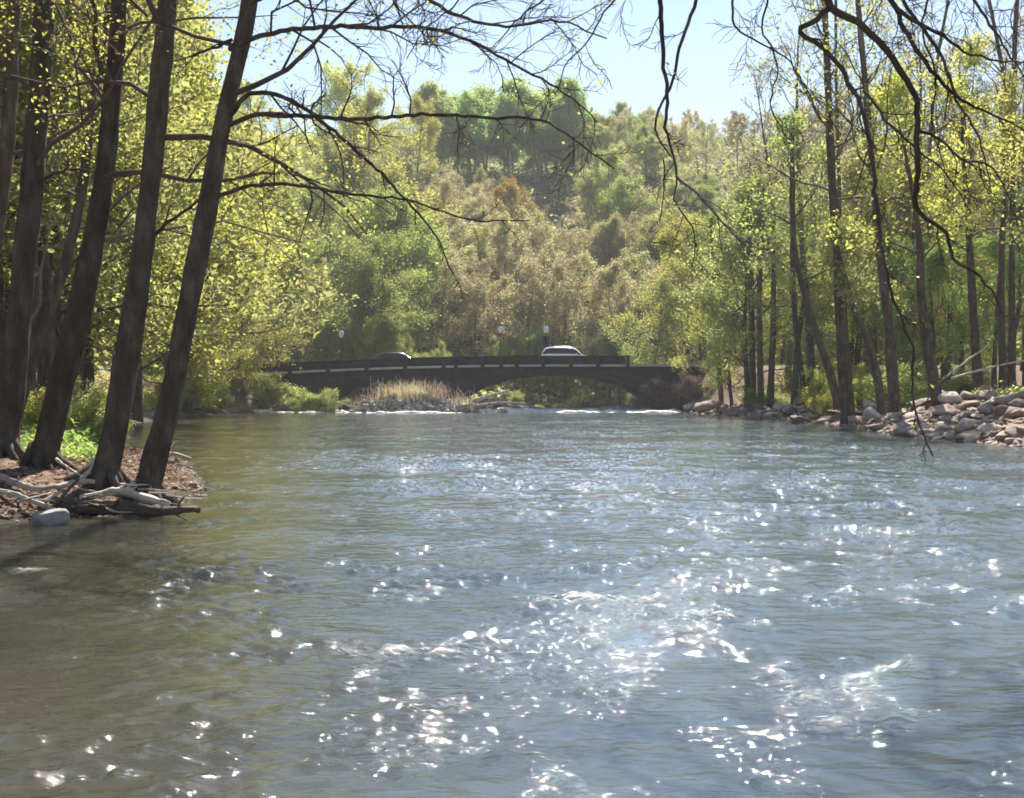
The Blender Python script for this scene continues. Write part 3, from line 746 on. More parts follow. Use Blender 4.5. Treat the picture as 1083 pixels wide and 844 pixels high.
traced_tree('riverbank_tree', 'rightmost leaning dark tree at the water with long bare limbs over the river',
            [(157, 520, 31), (176, 440, 29), (198, 330, 27), (218, 225, 25), (238, 120, 22), (264, 0, 20)], 19.6, 16, 26, G_L, clear=.38, leaf=('leaf_yellow', 5, .058, .17), n1=12,
            limbs=[([(243, 52, 19.6), (275, 38, 19.3), (330, 29, 18.8), (400, 29, 18.2), (455, 30, 17.7), (500, 45, 17.3), (550, 72, 17), (600, 100, 16.7), (632, 128, 16.5)], .042, 19, 1.7),
                   ([(233, 135, 19.6), (270, 122, 19.2), (320, 122, 18.6), (380, 126, 18.0), (450, 121, 17.4), (520, 124, 17), (575, 128, 16.7), (610, 150, 16.4), (650, 180, 16.2)], .04, 15, 1.1),
                   ([(240, 128, 19.6), (262, 100, 19.3), (300, 103, 18.9), (340, 128, 18.4), (378, 160, 18), (405, 185, 17.7), (430, 212, 17.4), (455, 240, 17.2), (480, 290, 17)], .04, 12, 1.0),
                   ([(225, 210, 19.6), (262, 197, 19.3), (310, 196, 18.9), (370, 205, 18.4), (430, 212, 18), (500, 232, 17.6), (560, 234, 17.3)], .034, 10, .8),
                   ([(246, 42, 19.6), (232, 48, 19.7), (205, 58, 20), (180, 66, 20.2)], .03, 5, .8),
                   ([(262, 6, 19.6), (300, -14, 18.8), (380, -22, 17.8), (440, -5, 17.2), (490, 18, 16.8), (540, 28, 16.4), (590, 22, 16.1), (640, 40, 15.9)], .04, 20, 1.7)])

G_R = 'trees along the right bank'
LR = ('leaf_yellow', 7, .16, .3)
for pix, d, H, lab, lim in [
    ([(763, 428, 7), (760, 380, 6), (757, 330, 5), (752, 230, 4)], 106, 13, 'slim dark double stemmed tree nearest the bridge on the right bank', .4),
    ([(774, 430, 5), (770, 395, 5), (764, 350, 4), (770, 260, 3)], 107, 11, 'thin crooked tree second from the bridge on the right bank', .4),
    ([(797, 430, 9), (796, 390, 8), (795, 330, 8), (790, 200, 6)], 97, 15, 'straight slim trunk, left of a close pair on the right bank', .4),
    ([(805, 432, 9), (804, 390, 8), (803, 330, 7), (806, 200, 6)], 96, 15, 'straight slim trunk, right of a close pair on the right bank', .4),
    ([(852, 424, 8), (847, 390, 7), (842, 350, 7), (838, 280, 6)], 88, 14, 'slim dark trunk between the close pair and the thick leaning trunk', .4),
    ([(886, 432, 11), (878, 395, 11), (866, 360, 10), (854, 320, 9), (843, 280, 8), (838, 180, 7)], 72, 16, 'dark trunk leaning left on the right bank stones', .45),
    ([(897, 446, 20), (894, 400, 18), (890, 340, 16), (886, 270, 13), (880, 190, 11), (876, 100, 9), (872, 0, 8)], 66, 22, 'thick dark upright trunk at the water on the right bank', .5),
    ([(933, 440, 12), (928, 400, 11), (918, 360, 9), (905, 330, 8), (896, 300, 6)], 66, 9, 'short dark trunk leaning left beside the tall curved trunk', .55),
    ([(948, 447, 17), (944, 400, 15), (940, 345, 13), (932, 280, 10), (924, 190, 9), (916, 100, 8), (907, 0, 7)], 60, 20, 'tall curved dark trunk rising past the hanging branch', .5),
    ([(994, 446, 17), (988, 405, 15), (981, 365, 14), (975, 320, 12), (972, 250, 8)], 58, 14, 'sturdy brown trunk leaning left among the right bank stones', .45),
    ([(1037, 425, 14), (1033, 390, 12), (1030, 340, 11), (1027, 290, 10), (1022, 200, 7)], 62, 16, 'upright brown trunk behind the pile of pale stones', .5),
    ([(1061, 398, 11), (1060, 370, 10), (1059, 330, 9), (1060, 250, 7)], 70, 16, 'dark trunk in the shade at the right edge', .5),
    ([(1070, 380, 9), (1070, 300, 8), (1071, 200, 7), (1072, 110, 6.5), (1076, 0, 6)], 74, 24, 'tall bare straight trunk near the right edge of the picture', .6),
    ([(1052, 380, 6), (1064, 200, 6), (1066, 110, 5.5), (1056, 50, 5), (1046, 0, 4.5)], 76, 24, 'tall bare trunk bending left near the right edge', .6),
    ([(984, 400, 6), (983, 250, 5.5), (984, 150, 5), (992, 60, 4), (1003, 0, 4)], 80, 23, 'tall thin bare trunk behind the sturdy leaning trunk', .6),
    ([(890, 390, 5), (889, 250, 5), (886, 150, 4.5), (884, 40, 4), (884, 0, 4)], 86, 24, 'tall thin bare trunk just right of the thick upright trunk', .6)]:
    tall = 'bare' in lab
    traced_tree('bankside_tree', lab, pix, d, H, 40 + pix[0][0], G_R, clear=lim, leaf=None if tall else (R.choice(['leaf_yellow', 'leaf_green', 'leaf_olive']), 2 if H > 18 else 5, .17, .3), k=10, rmin=.013,
                spread=.22 if tall else .3, n1=12, per=5, bark='bark')


# a near tree on the right, outside the frame, whose limbs hang into the picture
def overhanging_tree():
    rng = np.random.default_rng(77)
    bx, by = 9.8, 10.5; g = gz(bx, by); off = np.array([bx, by, g])
    o = empty('overhanging_tree', off)
    T, RR = resample([(0, 0, -.4), (0, 0, .1), (-.1, 0, 2), (-.4, .1, 4.5), (-.9, .2, 7), (-1.2, .2, 9.5), (-1.2, .3, 12)], [.5, .36, .3, .26, .2, .13, .04], .15)
    w = MB(); w.tube(T, RR, 14, .09, rng); w.build('trunk', M['bark'], o)
    tw = MB(); sp = []
    limb_set(rng, tw, T, RR, 12, .72, 9, .22, 2, 5, sp, rmin=.006)
    tw.build('branches', M['twig'], o)
    D = 11.0

    def limb(base_z, pix, r0, nt, L, mat='bark', hub=None):
        i = int(np.argmin(np.abs(T[:, 2] - base_z)))
        s = T[i] + off
        pts = [np.array(q if len(q) == 3 and q[0] == 'w' else at(*q)) for q in pix]
        if hub is None:
            e = pts[0]; mid = (s + e) / 2 + np.array([0, 0, 1.2]); P = [s, s * .75 + mid * .25 + np.array([0, 0, .5]), mid, e * .7 + mid * .3 + np.array([0, 0, .25])] + pts
        else: P = pts
        P = np.array(P) - off
        rad = np.concatenate([np.linspace(r0 * 1.9, r0 * 1.05, len(P) - len(pts)), np.linspace(r0, max(r0 * .22, .005), len(pts))]) if hub is None else np.linspace(r0, max(r0 * .25, .004), len(P))
        q, rq = resample(P, rad, .07)
        q = q + rng.normal(0, .006, q.shape)
        lm = MB(); lm.tube(q, rq, 8, .05, rng)
        spn = []
        twigs_on(rng, lm, q, lambda t, r0=r0: min(r0, .02) * (1 - .6 * t), L * 1.25, 2, int(nt * 1.5), 5, spn, -.01, rmin=.0034, tmin=.45 if hub is None else .1, wob=.28, ang=(.4, 1.1))
        lb = lm.build('limb', M[mat], o)
        spn = [s_ for s_ in spn if rng.random() < .05]
        if spn: link('leaves', leaves(rng, spn, 1, .045, .03, 'leaves', M['leaf_yellow']), lb)
    limb(7.5, [(697, -40, D), (699, 20, D), (702, 70, D), (706, 108, D), (704, 135, D), (712, 160, D), (716, 190, D), (713, 214, D)], .022, 7, .5)
    limb(7.7, [(750, -45, D), (737, 0, D), (722, 42, D), (709, 90, D), (696, 118, D), (694, 140, D), (706, 160, D), (711, 166, D)], .018, 7, .5)
    limb(0, [(714, 186, D), (740, 208, D), (764, 235, D), (785, 255, D), (806, 276, D)], .013, 6, .35, 'bark_pale', hub=1)
    limb(0, [(713, 212, D), (728, 232, D), (735, 250, D), (733, 282, D)], .008, 4, .3, hub=1)
    limb(0, [(702, 168, D), (702, 200, D), (698, 235, D)], .006, 3, .25, hub=1)
    limb(6.2, [(868, -45, D), (872, -10, D), (880, 10, D), (905, 22, D), (935, 50, D), (955, 80, D), (968, 100, D), (969, 150, D), (971, 190, D), (970, 222, D), (985, 234, D), (1001, 245, D), (1009, 275, D), (1028, 286, D), (1046, 304, D), (1060, 332, D)], .038, 9, .55)
    limb(0, [(878, 8, D), (862, 22, D), (845, 31, D), (872, 52, D), (898, 88, D), (915, 128, D), (924, 180, D), (930, 240, D), (938, 290, D), (953, 338, D), (966, 372, D), (965, 420, D), (976, 455, D), (988, 482, D)], .026, 10, .45, hub=1)
    limb(5.9, [(925, -50, D), (942, 0, D), (964, 22, D), (993, 36, D), (1026, 57, D), (1057, 64, D), (1090, 66, D)], .024, 10, .7)
    limb(5.6, [(930, -40, D + .4), (943, 0, D + .4), (968, 50, D + .4), (988, 78, D + .4), (1012, 102, D + .4), (1040, 118, D + .4), (1066, 128, D + .4), (1100, 150, D + .4)], .026, 11, .7)
    limb(5.7, [(938, -40, D + .9), (955, 0, D + .9), (993, 55, D + .9), (1007, 90, D + .9), (1012, 107, D + .9), (1031, 137, D + .9), (1042, 171, D + .9), (1050, 205, D + .9)], .02, 10, .6)
    limb(0, [(966, 138, D), (993, 147, D), (1016, 168, D), (1045, 175, D), (1064, 202, D), (1076, 240, D)], .014, 7, .45, hub=1)
    limb(0, [(914, 95, D), (938, 128, D), (967, 156, D), (993, 175, D), (1012, 200, D), (1026, 225, D)], .013, 7, .45, hub=1)
    limb(6.8, [(770, -50, D + 1.5), (775, 0, D + 1.5), (778, 30, D + 1.5), (790, 38, D + 1.5), (830, 60, D + 1.5), (850, 90, D + 1.5), (870, 130, D + 1.5)], .014, 10, .7)
    limb(6.9, [(640, -70, D + 2), (610, -30, D + 2), (575, 0, D + 2), (548, 20, D + 2), (520, 52, D + 2)], .014, 9, .7)
    limb(7.2, [(520, -60, D + 2.2), (500, -20, D + 2.2), (478, 8, D + 2.2), (450, 30, D + 2.2), (430, 62, D + 2.2)], .011, 10, .9)
    limb(7.1, [(690, -60, D + 1.8), (665, -15, D + 1.8), (640, 12, D + 1.8), (622, 44, D + 1.8), (600, 66, D + 1.8), (588, 100, D + 1.8)], .011, 11, .8)
    limb(6.9, [(800, -50, D + 1.2), (812, -5, D + 1.2), (806, 30, D + 1.2), (822, 70, D + 1.2), (815, 110, D + 1.2), (836, 150, D + 1.2)], .012, 11, .8)
    limb(6.6, [(1010, -50, D + .6), (985, -10, D + .6), (975, 30, D + .6), (990, 80, D + .6), (985, 130, D + .6), (1000, 180, D + .6)], .013, 11, .8)
    limb(6.5, [(1000, -50, D + 1), (1030, 0, D + 1), (1050, 30, D + 1), (1075, 70, D + 1), (1100, 100, D + 1)], .018, 8, .6)
    link('crown', leaves(rng, sp, 2, .06, .12, 'crown', M['leaf_yellow']), o)
    tag(o, 'near tree off the right edge whose dark bare limbs hang down against the sky', 'tree')


overhanging_tree()


# ------------------------------------------------------------------ rocks
def rock_mesh(seed, mat, cuts=13):
    rng = np.random.default_rng(seed)
    nu, nv = 20, 13
    v = []
    ph = rng.uniform(0, 6.28, (6, 3)); fr = rng.uniform(1.2, 3.0, (6, 3))
    planes = [(norm(rng.normal(0, 1, 3)), rng.uniform(.42, .8)) for _ in range(cuts)]
    for j in range(nv):
        th = math.pi * j / (nv - 1)
        for i in range(nu):
            a = 2 * math.pi * i / nu
            p = np.array([math.sin(th) * math.cos(a), math.sin(th) * math.sin(a), math.cos(th)])
            s = 1 + .12 * sum(math.sin(fr[k] @ p + ph[k, 0]) for k in range(6)) / 2.5
            q = p * s
            for nn, dd in planes:
                e = q @ nn - dd
                if e > 0: q = q - nn * e * .97
            v.append(q)
    i = np.arange(nv - 1)[:, None] * nu; j = np.arange(nu)[None]
    f = np.stack([i + j, i + nu + j, i + nu + (j + 1) % nu, i + (j + 1) % nu], -1).reshape(-1, 4)
    return make_mesh('boulder', np.array(v), f, mat, False)


ROCKS = {m: [rock_mesh(900 + i, M[m]) for i in range(5)] for m in ('rock', 'rock_pale', 'rock_dark', 'rock_tan')}
_rock0 = {}


def rock(x, y, s, label, group, mat='rock', z=None, flat=.6, sink=.3, cat='rock', name='boulder'):
    v = R.randrange(5)
    if (mat, v) in _rock0:
        o = _rock0[(mat, v)].copy(); COL.objects.link(o)
    else:
        o = link(name, ROCKS[mat][v]); _rock0[(mat, v)] = o
    o.location = (x, y, (gz(x, y) if z is None else z) + s * flat * (1 - 2 * sink) * .5)
    o.scale = (s * R.uniform(.8, 1.25) * .5, s * R.uniform(.7, 1.1) * .5, s * flat * R.uniform(.75, 1.2) * .5)
    o.rotation_euler = (R.uniform(-.25, .25), R.uniform(-.25, .25), R.uniform(0, 6.28))
    for k in ('label', 'category', 'group'):
        if k in o: del o[k]
    return tag(o, label, cat, group)


n = 0
while n < 128:                                           # the stone slope at the right edge
    y = 40.3 + 20 * R.random() ** 1.7; x = np.interp(y, RY, RX) + abs(R.gauss(0, 2.4)) - .3
    if x / y > .42 or x / y < .27: continue
    rock(x, y, R.choice([.45, .5, .6, .7, .8, 1.0, 1.2]), 'tan boulder in the loose stone slope at the right edge', 'boulders of the right stone slope', R.choice(['rock', 'rock', 'rock_tan']), sink=.12, flat=.5); n += 1
n = 0
while n < 76:
    y = R.uniform(60, 109); x = np.interp(y, RY, RX) + abs(R.gauss(0, 1.7)) - .3
    rock(x, y, R.choice([.5, .6, .8, 1.0, 1.3, 1.6]), 'stone at the foot of the trunks along the right waterline', 'stones along the right waterline', R.choice(['rock', 'rock_pale', 'rock', 'rock_dark']), sink=.25); n += 1
for px, py, d, s, m, lab in [(786, 437, 95, 1.5, 'rock_pale', 'large pale boulder at the water between slim right bank trunks'), (843, 445, 72, 1.2, 'rock_dark', 'dark wet boulder at the water left of the thick trunk'),
                             (728, 432, 112, 1.3, 'rock_pale', 'white slanting slab at the right foot of the bridge'), (738, 436, 110, 1.2, 'rock_dark', 'dark rounded boulder at the right foot of the bridge'),
                             (815, 440, 86, 1.0, 'rock_pale', 'pale boulder splashed by the water right of the slim pair'), (1025, 452, 47, 1.15, 'rock_pale', 'broad pale slab in the stone slope at the right edge')]:
    x = (px - CX) / FPX * d
    rock(x, d, s, lab, None, m, z=max(gz(x, d), -.05), sink=.2)
for k in range(58):
    x = R.uniform(-14.8, -.5); y = R.gauss(110.6, 1.1); z = gz(x, y)
    if z < -.2: y = R.uniform(110.4, 112)
    rock(x, y, R.choice([.4, .5, .7, 1.0]), 'pinkish stone on the gravel bar before the bridge pier', 'stones of the gravel bar', R.choice(['rock', 'rock_pale', 'rock_pale']), z=max(gz(x, y), -.05), sink=.1)
for k in range(11):
    x = R.uniform(-4.4, 1.0); y = R.uniform(118.5, 124); z = gz(x, y)
    rock(x, y, R.uniform(.6, 1.2), 'pale tumbled stone on the slope under the left side of the arch', 'stones under the arch', 'rock_pale' if k % 3 else 'rock', z=max(z, 0))
x, y, _ = at(57, 560, 17)
pr = link('boulder', rock_mesh(978, M['rock_pale'], 6), None, (-5.85, 16.9, .06)); pr.scale = (.27, .2, .18); pr.rotation_euler = (.15, -.12, .5)
tag(pr, 'single pale rock in the water before the driftwood', 'rock')
for k in range(14):
    y = R.uniform(17.5, 31); x = np.interp(y, LY, LX) - R.uniform(-.1, .9)
    rock(x, y, R.uniform(.1, .26), 'small stone on the bare soil of the left bank', 'small stones of the left bank', 'rock', sink=.3)


def gravel(name, pts, s0, s1, mat, seed):
    r = np.random.default_rng(seed); n_ = len(pts)
    o8 = np.array([(1, 0, 0), (0, 1, 0), (-1, 0, 0), (0, -1, 0), (0, 0, 1), (0, 0, -1.0)])
    f8 = np.array([(0, 1, 4), (1, 2, 4), (2, 3, 4), (3, 0, 4), (1, 0, 5), (2, 1, 5), (3, 2, 5), (0, 3, 5)])
    sz = r.uniform(s0, s1, (n_, 1)) ** 1.0; a = r.uniform(0, 6.28, n_)
    v = o8[None] * (1 + r.normal(0, .22, (n_, 6, 1))) * sz[:, None] * np.array([1.2, .9, .55])
    v = v + r.normal(0, .18, v.shape) * sz[:, None]
    c, s_ = np.cos(a)[:, None], np.sin(a)[:, None]
    v = np.stack([v[..., 0] * c - v[..., 1] * s_, v[..., 0] * s_ + v[..., 1] * c, v[..., 2]], -1) + pts[:, None]
    f = (f8[None] + (np.arange(n_) * 6)[:, None, None]).reshape(-1, 3)
    return tag(link(name, make_mesh(name, v.reshape(-1, 3), f, M[mat], False)), kind='stuff')


def scatter_z(x, y):
    g = ground_z(x, y); k = g > -.12
    return np.stack([x, y, g], 1)[k]


rg = np.random.default_rng(66)
y_ = 40 + 68 * rg.uniform(0, 1, 4200) ** 1.8; x_ = np.interp(y_, RY, RX) + rg.exponential(2.2, 4200) - .4
gravel('gravel', scatter_z(x_, y_), .06, .26, 'rock', 67)
gravel('bar_gravel', scatter_z(rg.normal(-8, 4, 2500), rg.normal(110.6, 1.2, 2500)), .06, .2, 'rock_pale', 68)
y_ = rg.uniform(17, 32, 900); gravel('bank_gravel', scatter_z(np.interp(y_, LY, LX) - rg.exponential(.5, 900) + .1, y_), .015, .06, 'rock', 69)

# ------------------------------------------------------------------ driftwood
def log(label, pts, r0, r1, mat, seed, stubs=0, group=None, name='driftwood_log', cat='log'):
    rng = np.random.default_rng(seed); P = np.array(pts, float); off = P[0].copy()
    q, rq = resample(P - off, np.linspace(r0, r1, len(P)), .07 if r0 < .3 else .15)
    q = q + rng.normal(0, r0 * .1, q.shape)
    m = MB(); m.tube(q, rq * (1 + rng.normal(0, .09, len(rq))), 22, .26, rng)
    for s in range(stubs):
        i = rng.integers(len(q) // 4, len(q) - 2); d = side_dir(rng, norm(q[i + 1] - q[i]), .9); d[2] = abs(d[2]) + .1
        g = grow_line(rng, q[i], d, rng.uniform(3, 8) * r0, 4, .2, .02); m.tube(g, np.linspace(rq[i] * .5, rq[i] * .15, 5), 6)
    o = link(name, m.mesh(name, M[mat]), None, off)
    return tag(o, label, cat, group)


w = 18.2
log('longest bleached log lying along the left bank with its end over the water', [at(86, 527, 18.4), at(105, 523, 18.3), at(124, 519, 18.2), at(150, 526, 18), at(178, 535, 17.9)], .045, .062, 'wood_pale', 1, 2)
log('bleached bent branch crossing the left bank into the picture edge', [at(-25, 500, 18.8), at(0, 505, 18.6), at(20, 512, 18.5), at(40, 517, 18.4), at(62, 514, 18.6), at(84, 510, 18.8), at(100, 510, 18.9)], .05, .03, 'wood_pale', 2, 1)
log('pale forked branch sticking up between the leaning trunks', [at(84, 511, 18.9), at(92, 500, 19), at(98, 490, 19.1), at(95, 478, 19.2)], .035, .012, 'wood_pale', 3, 3)
log('thin pale stick leaning against the second leaning trunk', [at(60, 486, 19.4), at(72, 495, 19.2), at(86, 503, 19)], .028, .012, 'wood_pale', 4, 1)
log('straight pale stick slanting down to the water at the left edge', [at(-10, 518, 18.2), at(15, 523, 18), at(40, 532, 17.8), at(58, 539, 17.7)], .035, .025, 'wood_pale', 5, 1)
log('short pale stick crossing under the bent branch', [at(42, 533, 18), at(55, 526, 18.1), at(64, 520, 18.2)], .03, .02, 'wood_pale', 6, 0)
log('brown half rotten log beneath the longest bleached log', [at(84, 538, 18.2), at(110, 536, 18), at(140, 537, 17.9), at(172, 541, 17.8)], .09, .07, 'wood_brown', 7, 2)
log('dark wet log tip reaching out over the water from the left bank', [at(150, 544, 18), at(175, 541, 17.8), at(195, 539, 17.7), at(210, 539, 17.6)], .06, .035, 'wood_brown', 8, 1)
log('dark sunken log lying at the waterline left of the pale rock', [at(-20, 542, 18.3), at(10, 540, 18.2), at(40, 541, 18), at(70, 543, 17.9)], .10, .07, 'wood_brown', 9, 1)
log('brown stick under the straight pale stick', [at(0, 530, 18.4), at(22, 527, 18.3), at(46, 524, 18.2), at(60, 528, 18.1)], .04, .03, 'wood_brown', 10, 1)
log('pale broken branch on the bare soil behind the rightmost leaning trunk', [at(170, 482, 28), at(185, 480, 28.4), at(202, 485, 28.6)], .05, .03, 'wood_pale', 11, 1)
rr = np.random.default_rng(5)
for k in range(26):                                      # litter of small sticks among the logs
    px = rr.uniform(-10, 185); py = rr.uniform(512, 540); d = 18.6 - (py - 512) * .03
    a = at(px, py, d); an = rr.normal(0, .5); L = rr.uniform(.25, .6)
    log('small stick in the tangle of driftwood on the left bank', [a, a + np.array([math.cos(an) * L * .5, rr.normal(0, .1), math.sin(an) * L * .25]), a + np.array([math.cos(an) * L, rr.normal(0, .15), math.sin(an) * L * .45])],
        rr.uniform(.008, .02), .006, rr.choice(['wood_pale', 'wood_brown']), 100 + k, 1, 'small sticks in the driftwood tangle', 'driftwood_stick', 'stick')
for k in range(70):                                      # sticks and stalks stranded on the gravel bar
    x = rr.uniform(-14.3, -.8); y = rr.normal(110.7, .9); a = np.array([x, y, max(gz(x, y), 0) + .15]); up = rr.random() < .45; L = rr.uniform(.8, 1.9)
    e = np.array([rr.normal(0, .3), rr.normal(0, .2), 1.0]) if up else np.array([rr.choice([-1, 1]), rr.normal(0, .3), rr.uniform(.05, .5)])
    log('pale stick stranded on the gravel bar before the bridge pier', [a, a + e * L * .5 + rr.normal(0, .08, 3), a + e * L + rr.normal(0, .15, 3)], rr.uniform(.03, .06), .02, 'wood_pale', 200 + k, 1, 'pale sticks on the gravel bar', 'driftwood_stick', 'stick')
# wood stranded by the bridge pier and on the right bank
for k, (a, b, c, r_, lab) in enumerate([((398, 428), (404, 414), (399, 402), .07, 'bleached snag standing up at the left of the gravel bar'), ((455, 426), (463, 415), (466, 405), .06, 'pale upright snag in the middle of the gravel bar'),
                                        ((472, 424), (470, 414), (466, 403), .06, 'thin pale snag leaning left on the gravel bar'), ((500, 424), (520, 418), (538, 413), .16, 'thick bleached trunk lying up the slope under the arch'),
                                        ((502, 430), (530, 426), (556, 427), .13, 'long bleached log stranded at the waterline under the arch'), ((410, 431), (440, 430), (470, 432), .13, 'bleached log lying along the gravel bar'),
                                        ((475, 431), (500, 428), (520, 430), .12, 'pale log across the right end of the gravel bar'), ((446, 426), (444, 415), (447, 404), .05, 'second upright snag beside the middle snag')]):
    log(lab, [at(*a, 110.4), at(*b, 110.8), at(*c, 111.2)], r_, r_ * .5, 'wood_pale', 30 + k, 2)
for k, (pts, r_, lab) in enumerate([([(996, 402, 59.5), (1022, 382, 60), (1050, 362, 60.5)], .05, 'pale fallen branch rising through the shade at the right edge'), ([(1006, 400, 59), (1050, 388, 60), (1100, 378, 61)], .05, 'long bleached fallen branch level above the stones at the right edge'),
                                    ([(965, 432, 57), (985, 424, 57.5), (1010, 420, 58)], .10, 'brown fallen log among the stones beside the sturdy trunk'), ([(875, 436, 68), (910, 438, 67), (935, 442, 66)], .12, 'brown log lying between the thick trunk and the curved trunk')]):
    log(lab, [at(*p) for p in pts], r_, r_ * .5, 'wood_pale' if 'brown' not in lab else 'wood_brown', 60 + k, 3)


# reeds on the gravel bar
def reeds(label, px, d, n_, h, spread, seed):
    rng = np.random.default_rng(seed); x = (px - CX) / FPX * d; g = gz(x, d)
    v = []; q = []; c = 0
    for _ in range(n_):
        b = np.array([rng.normal(0, spread), rng.normal(0, spread * .6), -.1]); hh = h * rng.uniform(.5, 1.2); a = rng.uniform(0, 6.28); l = hh * rng.uniform(.1, .8)
        wv = np.array([math.sin(a), -math.cos(a), 0]) * rng.uniform(.012, .03); dv = np.array([math.cos(a), math.sin(a), 0])
        for k in range(5):
            t = k / 4; p = b + dv * l * t * t + np.array([0, 0, hh * (t - .25 * t * t * (l / hh))])
            v += [p - wv * (1 - t * .9), p + wv * (1 - t * .9)]
        q += [(c + 2 * k, c + 2 * k + 1, c + 2 * k + 3, c + 2 * k + 2) for k in range(4)]; c += 10
    o = link('reed_clump', make_mesh('reed_clump', np.array(v), np.array(q), M['reed'], False), None, (x, d, g))
    return tag(o, label, 'reeds', None)


for k, (px, n_, h, sp, lab) in enumerate([(432, 420, 1.65, .9, 'tallest golden clump of dead reeds on the gravel bar'), (410, 220, 1.3, .6, 'low tan clump of dead reeds at the left of the gravel bar'), (462, 200, 1.5, .6, 'tan reeds around the upright snags'),
                                          (487, 160, 1.0, .6, 'sparse short reeds at the right end of the gravel bar'), (385, 140, .9, .5, 'short reeds at the left tip of the gravel bar')]):
    reeds(lab, px, 111.4, n_, h, sp, 70 + k)

# low green plants on the banks: nobody could count them
def undergrowth(name, n_, fn, size, h, mat, seed):
    rng = np.random.default_rng(seed); pts = []
    while len(pts) < n_:
        x, y = fn(rng); g = ground_z(np.array(x), np.array(y))
        ok = (g > .45) & (vnoise(np.array(x), np.array(y), seed, .5, 2) > -.1) & ~((np.array(y) > 115.5) & (np.array(y) < 128.5))
        pts += [(a, b, c + abs(rng.normal(0, h))) for a, b, c, k in zip(x, y, g, ok) if k]
    return tag(link(name, leaves(rng, np.array(pts), 1, size, .05, name, M[mat], .8)), kind='stuff')


undergrowth('undergrowth', 26000, lambda r: (lambda y: (np.interp(y, LY, LX) - 2.2 - r.exponential(5, 400), y))(r.uniform(29, 60, 400)), .13, .16, 'leaf_fresh', 81)
def litter(n_, seed):
    r = np.random.default_rng(seed); y = r.uniform(17.2, 36, n_); x = np.interp(y, LY, LX) - r.exponential(2.5, n_); g = ground_z(x, y); ok = g > .08
    v = np.stack([x, y, g + .015], 1)[ok]
    return tag(link('leaf_litter', leaves(r, v, 1, .085, .006, 'leaf_litter', M['litter'], 2.5)), kind='stuff')


litter(15000, 91)
undergrowth('grass', 5000, lambda r: (lambda y: (np.interp(y, LY, LX) - .6 - r.exponential(3, 400), y))(r.uniform(21, 34, 400)), .10, .06, 'leaf_fresh', 86)
undergrowth('ground_plants', 40000, lambda r: (lambda y: (np.interp(y, RY, RX) + 4.2 + r.exponential(7, 400), y))(r.uniform(48, 112, 400)), .15, .16, 'leaf_olive', 82)
undergrowth('hillside_undergrowth', 110000, lambda r: (r.uniform(-70, 110, 400), r.uniform(131, 335, 400)), .6, .8, 'leaf_olive', 83)
undergrowth('bank_undergrowth', 30000, lambda r: (lambda y: (np.interp(y, LY, LX) - .4 - r.exponential(7, 400), y))(r.uniform(60, 116, 400)), .2, .3, 'leaf_yellow', 84)


